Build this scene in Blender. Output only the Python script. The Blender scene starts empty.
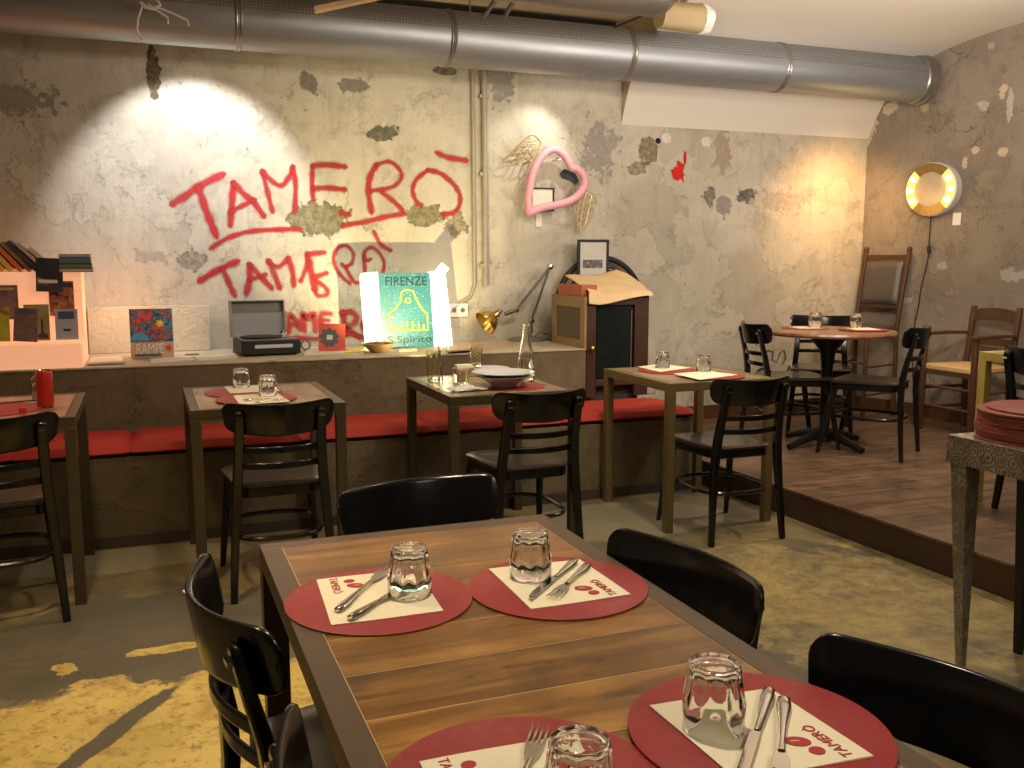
import bpy, bmesh, math, random
from mathutils import Vector, Matrix
random.seed(7)
SC = bpy.context.scene
COL = SC.collection
PI = math.pi
# ------------------------------------------------------------------ camera model
F = 935.0
PITCH = math.atan(125 / F)
YAW = math.atan(369 * math.cos(PITCH) / F)
EYE = Vector((0, 0, 1.35))
fwd = Vector((math.sin(YAW) * math.cos(PITCH), math.cos(YAW) * math.cos(PITCH), -math.sin(PITCH)))
rgt = Vector((math.cos(YAW), -math.sin(YAW), 0))
upv = rgt.cross(fwd)


def ray(x, y): return fwd * F + rgt * (x - 512) + upv * (384 - y)
def atz(x, y, z):
    r = ray(x, y); return EYE + r * ((z - EYE.z) / r.z)
def aty(x, y, Y):
    r = ray(x, y); return EYE + r * ((Y - EYE.y) / r.y)


TH = math.radians(16)
RW0 = Vector((5.346, 6.0, 0)); RWN = Vector((math.cos(TH), math.sin(TH), 0)); RWD = Vector((math.sin(TH), -math.cos(TH), 0))
def atrw(x, y, off=0.0):
    r = ray(x, y); return EYE + r * (((RW0 - EYE).dot(RWN) - off) / r.dot(RWN))


cam = bpy.data.cameras.new('camera'); camo = bpy.data.objects.new('camera', cam); COL.objects.link(camo)
cam.sensor_width = 36; cam.sensor_fit = 'HORIZONTAL'; cam.lens = F / 1024 * 36; cam.clip_start = .05
camo.matrix_world = Matrix.Translation(EYE) @ Matrix((rgt, upv, -fwd)).transposed().to_4x4()
SC.camera = camo

# ------------------------------------------------------------------ materials
class NT:
    def __init__(s, name):
        s.m = bpy.data.materials.new(name); s.m.use_nodes = True
        s.t = s.m.node_tree; s.n = s.t.nodes; s.l = s.t.links
        s.b = s.n['Principled BSDF']; s.out = s.n['Material Output']
    def new(s, typ, **kw):
        nd = s.n.new(typ)
        for k, v in kw.items():
            if k.startswith('i_'): nd.inputs[k[2:].replace('_', ' ')].default_value = v
            else: setattr(nd, k, v)
        return nd
    def link(s, a, b): s.l.new(a, b)
    def sv(s, inp, v):
        if isinstance(v, bpy.types.NodeSocket): s.l.new(v, inp)
        else: inp.default_value = v
    def coord(s, obj=True):
        tc = s.new('ShaderNodeTexCoord'); return tc.outputs['Object' if obj else 'Generated']
    def geo(s): return s.new('ShaderNodeNewGeometry').outputs['Position']
    def mapping(s, vec, scale=(1, 1, 1), loc=(0, 0, 0), rot=(0, 0, 0)):
        m = s.new('ShaderNodeMapping'); s.link(vec, m.inputs[0])
        m.inputs['Location'].default_value = loc; m.inputs['Rotation'].default_value = rot; m.inputs['Scale'].default_value = scale
        return m.outputs[0]
    def noise(s, vec, scale=5, detail=5, rough=.55, dist=0.0):
        n = s.new('ShaderNodeTexNoise'); s.link(vec, n.inputs['Vector'])
        n.inputs['Scale'].default_value = scale; n.inputs['Detail'].default_value = detail
        n.inputs['Roughness'].default_value = rough; n.inputs['Distortion'].default_value = dist
        return n.outputs['Fac']
    def ramp(s, fac, stops, interp='LINEAR'):
        r = s.new('ShaderNodeValToRGB'); s.link(fac, r.inputs[0]); cr = r.color_ramp; cr.interpolation = interp
        while len(cr.elements) < len(stops): cr.elements.new(.5)
        for e, (p, c) in zip(cr.elements, stops):
            e.position = p
            e.color = (c, c, c, 1) if not isinstance(c, (tuple, list)) else (*c[:3], 1)
        return r.outputs[0]
    def math(s, op, a, b=None, c=None, clamp=False):
        n = s.new('ShaderNodeMath', operation=op); n.use_clamp = clamp
        s.sv(n.inputs[0], a)
        if b is not None: s.sv(n.inputs[1], b)
        if c is not None: s.sv(n.inputs[2], c)
        return n.outputs[0]
    def mix(s, fac, a, b, mode='MIX'):
        n = s.new('ShaderNodeMix', data_type='RGBA', blend_type=mode)
        s.sv(n.inputs[0], fac)
        for i, v in ((6, a), (7, b)):
            if isinstance(v, (tuple, list)): v = (*v[:3], 1)
            s.sv(n.inputs[i], v)
        return n.outputs[2]
    def bump(s, h, strength=.3, dist=.01, normal=None):
        n = s.new('ShaderNodeBump'); n.inputs['Strength'].default_value = strength; n.inputs['Distance'].default_value = dist
        s.link(h, n.inputs['Height'])
        if normal: s.link(normal, n.inputs['Normal'])
        return n.outputs[0]
    def blob(s, vec, c, r, nz, amp=.5, soft=.06):
        """1 inside a ragged ellipsoid"""
        a = s.new('ShaderNodeVectorMath', operation='SUBTRACT'); s.link(vec, a.inputs[0]); a.inputs[1].default_value = c
        b = s.new('ShaderNodeVectorMath', operation='MULTIPLY'); s.link(a.outputs[0], b.inputs[0])
        b.inputs[1].default_value = tuple(1 / q for q in r)
        d = s.new('ShaderNodeVectorMath', operation='LENGTH'); s.link(b.outputs[0], d.inputs[0])
        e = s.math('MULTIPLY_ADD', nz, amp * 2, -amp)
        f = s.math('ADD', d.outputs['Value'], e)
        m = s.new('ShaderNodeMapRange'); m.inputs[1].default_value = 1 + soft; m.inputs[2].default_value = 1 - soft
        s.link(f, m.inputs[0]); return m.outputs[0]
    def set(s, **kw):
        for k, v in kw.items():
            i = s.b.inputs[k.replace('_', ' ')]
            if isinstance(v, (tuple, list)) and len(v) == 3 and i.type == 'RGBA': v = (*v, 1)
            s.sv(i, v)
        return s


def simple(name, col, rough=.5, metal=0.0, var=.12, nscale=20, bump=0.0, coat=0.0, **kw):
    s = NT(name); c = s.coord()
    n = s.noise(c, nscale, 4)
    s.set(Base_Color=s.mix(n, tuple(q * (1 - var) for q in col), tuple(min(1, q * (1 + var)) for q in col)), Metallic=metal)
    s.set(Roughness=s.math('MULTIPLY_ADD', n, .12, max(0, rough - .06)))
    if bump: s.set(Normal=s.bump(n, bump, .003))
    if coat: s.set(Coat_Weight=coat, Coat_Roughness=.08)
    s.set(**kw)
    return s.m


M = {}
M['lacquer'] = simple('black lacquered beech', (.006, .006, .007), .2, var=.1, nscale=3, coat=0)
M['seat'] = simple('worn black seat wood', (.035, .028, .023), .3, var=.5, nscale=14, coat=.25)
M['khaki'] = simple('brushed bronze metal', (.095, .072, .038), .45, .45, var=.25, nscale=35)
M['olive'] = simple('olive painted metal', (.19, .14, .055), .42, .35, var=.25, nscale=35)
M['yellow'] = simple('worn yellow paint', (.46, .36, .09), .5, var=.3, nscale=12)
M['frame'] = simple('dark brown steel', (.115, .078, .05), .42, .3, var=.15, nscale=30)
M['iron'] = simple('black cast iron', (.012, .012, .013), .4, .3, var=.2)
M['chrome'] = simple('polished steel', (.62, .6, .56), .16, 1.0, var=.05)
M['whitepaper'] = simple('cream napkin paper', (.86, .79, .58), .8, var=.03, nscale=80, bump=.1)
M['paper'] = simple('white paper', (.7, .68, .6), .8, var=.08, nscale=30)
M['redprint'] = simple('red print', (.42, .03, .04), .6, var=.1)
M['black'] = simple('matte black', (.012, .012, .012), .6)
M['slot_shade'] = simple('black slot shade', (.015, .013, .011), .9)
M['ceramic'] = simple('glazed white ceramic', (.62, .62, .64), .2, var=.06, nscale=50)
M['ceramic_rim'] = simple('brown glaze edge', (.2, .16, .13), .3)
M['brass'] = simple('aged brass', (.62, .40, .10), .28, 1.0, var=.2, nscale=25)
M['oldbrass'] = simple('tarnished brass', (.30, .19, .06), .5, .6, var=.5, nscale=40)
M['steelgrey'] = simple('grey steel', (.3, .29, .27), .35, .8, var=.15)
M['darkwood'] = simple('dark mahogany', (.055, .026, .016), .4, var=.35, nscale=9, coat=.2)
M['oak'] = simple('golden oak', (.30, .19, .08), .45, var=.3, nscale=9)
M['walnut'] = simple('walnut brown wood', (.085, .038, .017), .42, var=.3, nscale=8)
M['leather'] = simple('grey brown leather', (.085, .072, .06), .42, var=.2, nscale=25, bump=.2)
M['straw'] = simple('woven straw', (.62, .4, .16), .7, var=.25, nscale=90, bump=.5)
M['kraft'] = simple('kraft paper cloth', (.72, .52, .28), .75, var=.12, nscale=7, bump=.4)
M['brick'] = simple('red clay', (.45, .12, .06), .7, var=.25, nscale=15)
M['plastic_white'] = simple('white plastic', (.72, .7, .66), .4, var=.04)
M['conduit'] = simple('painted conduit', (.34, .30, .23), .5, var=.25, nscale=12)
M['pink'] = simple('pink tube', (.85, .40, .46), .5, var=.05)
M['goldwire'] = simple('gilded wire', (.72, .58, .30), .35, .7, var=.2)
M['ceramicred'] = simple('glossy red', (.5, .03, .02), .25, var=.1)
M['plinth'] = simple('dark skirting', (.06, .045, .035), .8, var=.3, nscale=6)


def m_wood(name, c0, c1, c2, axis=0, rough=.35, per=True, stretch=14, scale=1.6):
    s = NT(name); c = s.coord()
    sc = [stretch, stretch, stretch]; sc[axis] = 1.0
    v = s.mapping(c, tuple(q * scale for q in sc))
    isl = s.new('ShaderNodeNewGeometry').outputs['Random Per Island']
    if per:
        cm = s.new('ShaderNodeCombineXYZ')
        k = s.math('MULTIPLY', isl, 37.0)
        for i in range(3): s.link(k, cm.inputs[i])
        ad = s.new('ShaderNodeVectorMath', operation='ADD'); s.link(v, ad.inputs[0]); s.link(cm.outputs[0], ad.inputs[1]); v = ad.outputs[0]
    n = s.noise(v, 1.3, 7, .6, .9)
    n2 = s.noise(s.mapping(c, (3.2, 3.2, 3.2)), 1.8, 3, .6, .5)
    col = s.ramp(n, [(.28, c0), (.5, c1), (.72, c2)])
    dk = s.ramp(n2, [(.3, .55), (.62, 1.1)])
    col = s.mix(1.0, col, dk, 'MULTIPLY')
    if per: col = s.mix(1.0, col, s.ramp(isl, [(0, .72), (1, 1.18)]), 'MULTIPLY')
    # knots
    vo = s.new('ShaderNodeTexVoronoi'); s.link(s.mapping(c, (3.5, 3.5, 3.5) if axis is None else tuple(2.2 if i == axis else 5.5 for i in range(3))), vo.inputs['Vector'])
    kn = s.ramp(vo.outputs['Distance'], [(.03, .35), (.13, 1.0)])
    col = s.mix(1.0, col, kn, 'MULTIPLY')
    s.set(Base_Color=col, Roughness=s.math('MULTIPLY_ADD', n, .25, rough - .1), Normal=s.bump(n, .12, .002), Coat_Weight=.25, Coat_Roughness=.18)
    return s.m


M['plank'] = m_wood('varnished table planks', (.07, .026, .006), (.25, .11, .02), (.48, .25, .055), axis=0, stretch=9, scale=1.3, rough=.3)
M['seamdark'] = simple('beige insulation wrap', (.36, .28, .16), .8)
M['seam'] = simple('pale plank edge', (.62, .42, .2), .6)
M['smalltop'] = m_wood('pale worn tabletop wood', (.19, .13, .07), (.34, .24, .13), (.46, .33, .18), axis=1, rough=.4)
M['pinklit_top'] = m_wood('pink-lit tabletop wood', (.22, .09, .05), (.36, .17, .10), (.5, .27, .16), axis=1, rough=.4)  # tabletop wood with the pink light put into its colour
M['roundtop'] = m_wood('reddish brown round tabletop', (.15, .055, .025), (.26, .11, .05), (.36, .17, .08), axis=0, per=False)
M['deck'] = m_wood('brown laminate boards', (.085, .045, .026), (.17, .10, .06), (.27, .17, .105), axis=0, rough=.4)


def m_mat():
    s = NT('red cork backed placemat'); c = s.coord(); g = s.new('ShaderNodeNewGeometry').outputs['Random Per Island']
    n = s.noise(c, 60, 5); n2 = s.noise(c, 8, 4)
    col = s.mix(n2, (.27, .022, .028), (.36, .04, .042))
    s.set(Base_Color=col, Roughness=s.math('MULTIPLY_ADD', n, .3, .33), Normal=s.bump(n, .25, .002), Specular_IOR_Level=.45)
    return s.m
M['mat'] = m_mat()
M['matside'] = simple('rust red placemat edge', (.32, .1, .06), .6, var=.4, nscale=40)
def m_cushion():
    s = NT('red bench cushion fabric'); c = s.coord(); n = s.noise(c, 5, 4); w = s.noise(s.mapping(c, (300, 300, 300)), 1, 2)
    s.set(Base_Color=s.mix(n, (.30, .018, .010), (.46, .035, .014)), Roughness=.8, Normal=s.bump(w, .3, .001))
    return s.m
M['cushion'] = m_cushion()


def m_glass(name, col=(1, 1, 1), rough=0.0, ior=1.48):
    s = NT(name); s.set(Base_Color=col, Roughness=rough, Transmission_Weight=1.0, IOR=ior); return s.m
M['glass'] = m_glass('clear glass', (.96, .97, .95))
M['cutglass'] = m_glass('yellowish cut glass', (.97, .97, .86), .06)


def emi(name, col, strength, pat=None):
    s = NT(name); s.set(Base_Color=col, Emission_Color=col, Emission_Strength=strength, Roughness=.5); return s.m
M['acrylic_lit'] = emi('backlit white acrylic', (1.0, .93, .66), 4.0)
M['bulb'] = emi('lit amber bulbs', (1.0, .74, .28), 14)
M['ringglow'] = emi('glowing amber lens', (1.0, .55, .10), 1.1)
M['shelf_lit'] = emi('backlit peach panel', (1.0, .50, .28), .5)


# ---- concrete wall
def m_wall(name, base, light, dark, blobs=(), speck=1.0, warm=None):
    s = NT(name); P = s.geo()
    n1 = s.noise(P, 1.1, 6, .62, .4); n2 = s.noise(P, 4.2, 8, .65, .8); n3 = s.noise(P, 26, 6, .7, .2)
    ns = s.noise(s.mapping(P, (5, 5, .7)), 1.6, 6, .6, .5)
    col = s.mix(s.ramp(n1, [(.36, 0.0), (.62, 1.0)]), base, light)
    col = s.mix(s.math('MULTIPLY', s.ramp(n2, [(.5, 0.0), (.68, .75)]), .55), col, dark)
    col = s.mix(s.math('MULTIPLY', s.ramp(ns, [(.52, 0.0), (.75, 1.0)]), .4), col, tuple(q * .72 for q in base))
    # fine pitting in patches
    pit = s.math('MULTIPLY', s.ramp(n3, [(.60, 0.0), (.68, 1.0)]), s.ramp(n2, [(.46, 0.0), (.6, 1.0)]))
    col = s.mix(s.math('MULTIPLY', pit, .6 * speck), col, tuple(q * .35 for q in dark))
    # cracks
    dv = s.new('ShaderNodeVectorMath', operation='MULTIPLY_ADD')
    nn = s.new('ShaderNodeTexNoise'); s.link(P, nn.inputs['Vector']); nn.inputs['Scale'].default_value = 3.5; nn.inputs['Detail'].default_value = 7
    s.link(nn.outputs['Color'], dv.inputs[0]); dv.inputs[1].default_value = (.7, .7, .7); s.link(P, dv.inputs[2])
    vo = s.new('ShaderNodeTexVoronoi', feature='DISTANCE_TO_EDGE'); s.link(dv.outputs[0], vo.inputs['Vector']); vo.inputs['Scale'].default_value = 1.5
    cr = s.math('MULTIPLY', s.ramp(vo.outputs['Distance'], [(.001, 1.0), (.007, 0.0)]), s.ramp(s.noise(P, 1.7, 3), [(.56, 0.0), (.66, .8)]))
    col = s.mix(s.math('MULTIPLY', cr, .75), col, tuple(q * .3 for q in dark))
    # thin flaked skim coat with ragged edges, and trowel marks
    nf = s.noise(P, 2.1, 12, .68, .3)
    fl = s.math('MULTIPLY', s.ramp(nf, [(.525, 0.0), (.54, 1.0)]), s.ramp(n1, [(.40, 1.0), (.60, .25)]))
    col = s.mix(s.math('MULTIPLY', fl, .22), col, tuple(min(1, q * 1.22) for q in light))
    ed = s.ramp(nf, [(.512, 0.0), (.522, 1.0), (.532, 0.0)])
    col = s.mix(s.math('MULTIPLY', s.math('MULTIPLY', ed, s.ramp(n2, [(.42, 0.0), (.6, 1.0)])), .4), col, tuple(q * .6 for q in dark))
    nd = s.noise(P, 3.3, 10, .72, .2)
    col = s.mix(s.math('MULTIPLY', s.ramp(nd, [(.56, 0.0), (.7, 1.0)]), .4), col, tuple(q * .9 for q in dark))
    nt = s.noise(s.mapping(P, (14, 14, 3)), 3.0, 8, .7, .3)
    col = s.mix(s.math('MULTIPLY', s.ramp(nt, [(.55, 0.0), (.72, 1.0)]), .35), col, dark)
    hgt = s.math('ADD', s.math('ADD', s.math('MULTIPLY', n2, .7), s.math('MULTIPLY', fl, .18)), s.math('MULTIPLY', n3, .35))
    hgt = s.math('SUBTRACT', hgt, s.math('MULTIPLY', s.math('ADD', cr, s.math('MULTIPLY', pit, .6)), .5))
    bn = s.noise(P, 13, 9, .66)
    dep = None
    for (c, r, bc, amp, gran) in blobs:
        mk = s.blob(P, c, r, bn, amp * 2.6 + .35)
        cc = s.mix(s.ramp(n3, [(.42, 0.0), (.6, 1.0)]), tuple(q * (.55 if gran else .85) for q in bc), bc)
        col = s.mix(mk, col, cc)
        if gran: hgt = s.math('SUBTRACT', hgt, s.math('MULTIPLY', mk, s.math('MULTIPLY_ADD', n3, .7, .12)))
    s.set(Base_Color=col, Roughness=.82, Normal=s.bump(hgt, .75, .016), Specular_IOR_Level=.25)
    return s.m


YW = 6.0
def WB(px, py, rx, ry, col, amp=.35, gran=True):
    p = aty(px, py, YW); f = (p - EYE).dot(fwd) / F
    return (tuple(p), (rx * f * 1.15, .2, ry * f), col, amp, gran)
GR = (.30, .27, .16)
blobs = [WB(318, 219, 25, 16, GR), WB(425, 215, 17, 10, GR), WB(383, 133, 13, 8, (.20, .19, .13)), WB(153, 72, 6, 22, (.18, .15, .09)),
         WB(310, 82, 8, 10, (.22, .2, .16), .5, False), WB(352, 85, 12, 7, (.24, .22, .18), .5, False), WB(446, 71, 11, 4, (.22, .2, .15)),
         WB(649, 151, 9, 13, (.33, .27, .17)), WB(637, 168, 8, 6, (.36, .31, .22)), WB(722, 150, 9, 22, (.40, .32, .24), .5, False),
         WB(747, 196, 10, 7, (.2, .18, .16)), WB(724, 206, 9, 9, (.34, .3, .26), .5, False), WB(710, 196, 6, 8, (.3, .27, .22), .6),
         WB(666, 138, 5, 5, (.7, .64, .55), .1, False), WB(706, 142, 5, 5, (.7, .64, .55), .1, False), WB(658, 141, 3, 3, (.02, .02, .02), .1, False),
         WB(679, 173, 6, 10, (.62, .03, .02), .6, False), WB(685, 158, 1.6, 6, (.5, .03, .02), .3, False),
         WB(455, 225, 9, 10, (.40, .35, .22), .6), WB(192, 262, 9, 12, (.38, .34, .27), .7), WB(150, 255, 12, 6, (.42, .38, .32), .9, False),
         WB(20, 100, 30, 14, (.3, .26, .2), .8, False),
         WB(780, 200, 26, 9, (.5, .42, .34), .9, False), WB(500, 80, 12, 22, (.3, .28, .24), .8, False), WB(600, 150, 16, 26, (.36, .33, .28), .9, False)]
M['wall'] = m_wall('old plaster wall', (.43, .385, .305), (.60, .55, .45), (.27, .24, .19), blobs)
def RB(px, py, rx, ry, col, amp=.5, gran=False):
    p = atrw(px, py); f = (p - EYE).dot(fwd) / F
    return (tuple(p), (.35 * rx * f, rx * f * 1.3, ry * f), col, amp, gran)
PL = (.62, .50, .36)
M['wall_r'] = m_wall('grey brown render', (.235, .19, .145), (.31, .26, .205), (.15, .12, .095),
    [RB(871, 125, 7, 12, PL), RB(867, 140, 5, 6, PL), RB(874, 112, 4, 5, PL), RB(890, 109, 7, 7, PL), RB(925, 107, 4, 5, (.45, .35, .22)),
     RB(1003, 90, 4, 6, PL, .7), RB(1010, 105, 3, 14, (.5, .45, .38), .6), RB(985, 104, 6, 4, (.5, .44, .36), .8), RB(975, 150, 5, 3, PL, .7), RB(1002, 152, 5, 3, PL, .7),
     RB(965, 162, 4, 5, PL, .7), RB(990, 45, 6, 4, (.42, .36, .3), .8), RB(880, 270, 7, 5, (.4, .34, .28), .8), RB(908, 300, 8, 3, (.42, .37, .3), .7),
     RB(942, 265, 5, 4, (.45, .4, .33), .8), RB(1015, 275, 12, 6, (.4, .36, .31), .9)])
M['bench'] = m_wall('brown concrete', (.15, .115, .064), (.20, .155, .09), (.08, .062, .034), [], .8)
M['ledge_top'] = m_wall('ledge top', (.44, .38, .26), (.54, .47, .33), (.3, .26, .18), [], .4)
def m_paintwall(name, c, var=.06):
    s = NT(name); P = s.geo(); n = s.noise(P, 1.5, 4); n2 = s.noise(P, 30, 4)
    s.set(Base_Color=s.mix(n, tuple(q * (1 - var) for q in c), c), Roughness=.75, Normal=s.bump(n2, .12, .004)); return s.m
M['vault'] = m_paintwall('white vault paint', (.72, .66, .58))
M['ceiling'] = m_paintwall('beige ceiling paint', (.62, .50, .33))
M['wedge'] = m_paintwall('cream return', (.62, .52, .33))


def m_floor():
    s = NT('worn resin floor'); P = s.geo()
    def fb(px, py, rx, ry, amp=.6, rot=0):
        p = atz(px, py, 0); return s.blob(P, (p.x, p.y, 0), (rx, ry, 1), nz, amp, .03)
    n1 = s.noise(P, 1.5, 8, .62, .3); n2 = s.noise(P, 11, 12, .74, .25); nz = s.noise(P, 4.0, 9, .68, .3); n4 = s.noise(P, 45, 6, .7); n5 = s.noise(P, 3.1, 6, .6, .2)
    grey = s.mix(n2, (.075, .070, .050), (.15, .135, .095))
    olive = s.mix(n2, (.14, .11, .048), (.32, .25, .11))
    yel = s.mix(s.ramp(n2, [(.36, 0.0), (.5, 1.0)]), (.34, .24, .06), (.68, .52, .16))
    col = s.mix(s.ramp(n1, [(.42, 0.0), (.58, 1.0)]), grey, olive)
    col = s.mix(s.math('MULTIPLY', s.ramp(n5, [(.5, 0.0), (.58, 1.0)]), .5), col, s.mix(n2, (.2, .15, .06), (.38, .30, .15)))
    # light strip near bench, grey areas, yellow worn areas
    pale = s.math('MAXIMUM', fb(120, 560, .55, .18, .4), fb(620, 520, .6, .33, .25))
    col = s.mix(s.math('MULTIPLY', pale, .65), col, s.mix(n2, (.26, .24, .17), (.42, .39, .28)))
    g = s.math('MAXIMUM', fb(130, 640, .55, .5, .45), fb(790, 655, .35, .3, .4))
    col = s.mix(s.math('MULTIPLY', g, .9), col, grey)
    y = s.math('MAXIMUM', fb(90, 745, .42, .42, .45), fb(270, 740, .5, .55, .5))
    y = s.math('MAXIMUM', y, s.math('MULTIPLY', fb(850, 600, .7, .75, .9), s.ramp(n2, [(.40, .12), (.62, .42)])))
    y = s.math('MAXIMUM', y, s.blob(P, tuple(atz(172, 648, 0)), (.16, .035, 1), nz, 1.5, .05))
    y = s.math('MAXIMUM', y, s.blob(P, tuple(atz(65, 668, 0)), (.05, .06, 1), nz, 1.8, .05))
    n6 = s.noise(P, 24, 9, .7, .3)
    yel = s.mix(s.math('MULTIPLY', s.ramp(n6, [(.56, 0.0), (.61, 1.0)]), .7), yel, (.20, .15, .06))
    yel = s.mix(s.ramp(n5, [(.35, .55), (.6, 0.0)]), yel, (.42, .30, .09))
    col = s.mix(y, col, yel)
    bx = s.new('ShaderNodeVectorRotate', rotation_type='Z_AXIS'); s.link(P, bx.inputs['Vector']); bx.inputs['Center'].default_value = tuple(atz(110, 735, 0)); bx.inputs['Angle'].default_value = math.radians(-55)
    a = atz(110, 735, 0)
    stk = s.blob(bx.outputs[0], tuple(a), (.36, .035, 1), nz, 1.0, .1)
    col = s.mix(stk, col, grey)
    pit = s.math('MULTIPLY', s.ramp(n4, [(.6, 0.0), (.66, 1.0)]), s.ramp(n2, [(.45, 0.0), (.55, 1.0)]))
    col = s.mix(s.math('MULTIPLY', pit, .5), col, (.1, .08, .04))
    h = s.math('ADD', n2, s.math('MULTIPLY', y, .3))
    s.set(Base_Color=col, Roughness=s.math('MULTIPLY_ADD', n2, .35, .3), Normal=s.bump(h, .25, .006), Specular_IOR_Level=.4)
    return s.m
M['floor'] = m_floor()


def m_duct():
    s = NT('perforated galvanised duct'); tc = s.coord()
    sx = s.new('ShaderNodeSeparateXYZ'); s.link(tc, sx.inputs[0])
    ang = s.math('ARCTAN2', sx.outputs[2], sx.outputs[1])   # around the axis (local x along duct)
    # rows of holes
    u = s.math('FRACT', s.math('MULTIPLY', sx.outputs[0], 55.0)); v = s.math('FRACT', s.math('MULTIPLY', ang, 9.0))
    du = s.math('SUBTRACT', u, .5); dv = s.math('SUBTRACT', v, .5)
    d = s.math('SQRT', s.math('ADD', s.math('MULTIPLY', du, du), s.math('MULTIPLY', dv, dv)))
    hole = s.math('LESS_THAN', d, .27)
    # only on the room-side band
    band = s.math('MULTIPLY', s.math('MULTIPLY', s.math('GREATER_THAN', ang, 1.9), s.math('LESS_THAN', ang, 3.0)), hole)
    n = s.noise(s.mapping(tc, (1, 12, 12)), 2, 5); n2 = s.noise(tc, 3, 4)
    col = s.mix(n, (.29, .305, .32), (.41, .425, .44))
    col = s.mix(s.math('MULTIPLY', band, .6), col, (.04, .04, .04))
    s.set(Base_Color=col, Metallic=.75, Roughness=s.math('MULTIPLY_ADD', n2, .15, .38), Normal=s.bump(n, .05, .003))
    return s.m
M['duct'] = m_duct()
M['duct2'] = simple('dull brown sheet metal', (.14, .12, .10), .4, .6, var=.2, nscale=6)


def m_swirl():
    s = NT('swirl ground aluminium'); c = s.coord()
    vo = s.new('ShaderNodeTexVoronoi'); s.link(c, vo.inputs['Vector']); vo.inputs['Scale'].default_value = 24; vo.inputs['Randomness'].default_value = .9
    rings = s.math('SINE', s.math('MULTIPLY', vo.outputs['Distance'], 24.0))
    n = s.noise(c, 30, 4)
    col = s.mix(s.math('MULTIPLY', s.math('MULTIPLY_ADD', rings, .5, .5), s.ramp(s.noise(c, 14, 3), [(.4, .1), (.62, 1.0)])), (.24, .23, .20), (.50, .48, .43))
    col = s.mix(s.ramp(n, [(.4, 0.0), (.7, .4)]), col, (.33, .31, .27))
    s.set(Base_Color=col, Metallic=.8, Roughness=s.math('MULTIPLY_ADD', rings, .1, .42), Normal=s.bump(rings, .3, .002)); return s.m
M['swirl'] = m_swirl()


def m_spray():
    s = NT('red spray paint'); uv = s.new('ShaderNodeUVMap'); sx = s.new('ShaderNodeSeparateXYZ'); s.link(uv.outputs[0], sx.inputs[0])
    P = s.geo(); n = s.noise(P, 60, 4); n2 = s.noise(P, 9, 5)
    e = s.math('SUBTRACT', 1.0, s.math('ABSOLUTE', s.math('MULTIPLY_ADD', sx.outputs[1], 2.0, -1.0)))
    a = s.new('ShaderNodeMapRange', interpolation_type='SMOOTHSTEP'); s.link(s.math('ADD', e, s.math('MULTIPLY_ADD', n, .4, -.2)), a.inputs[0]); a.inputs[1].default_value = .0; a.inputs[2].default_value = .85
    al = s.math('MULTIPLY', a.outputs[0], s.ramp(n2, [(.3, .72), (.6, .97)]))
    s.set(Base_Color=s.mix(n2, (.36, .007, .011), (.47, .015, .018)), Roughness=.7, Alpha=al); return s.m
M['spray'] = m_spray()


def m_cover(name, cols, scale=9, seed=0, axis=None):
    s = NT(name); c = s.coord()
    v = s.mapping(c, (1, 1, 1), (seed * 3.1, seed * 1.7, 0))
    n = s.noise(v, scale, 4, .6, 1.2)
    k = len(cols); s.set(Base_Color=s.ramp(n, [(.3 + .4 * i / max(1, k - 1), cc) for i, cc in enumerate(cols)], 'EASE'), Roughness=.5); return s.m


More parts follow.
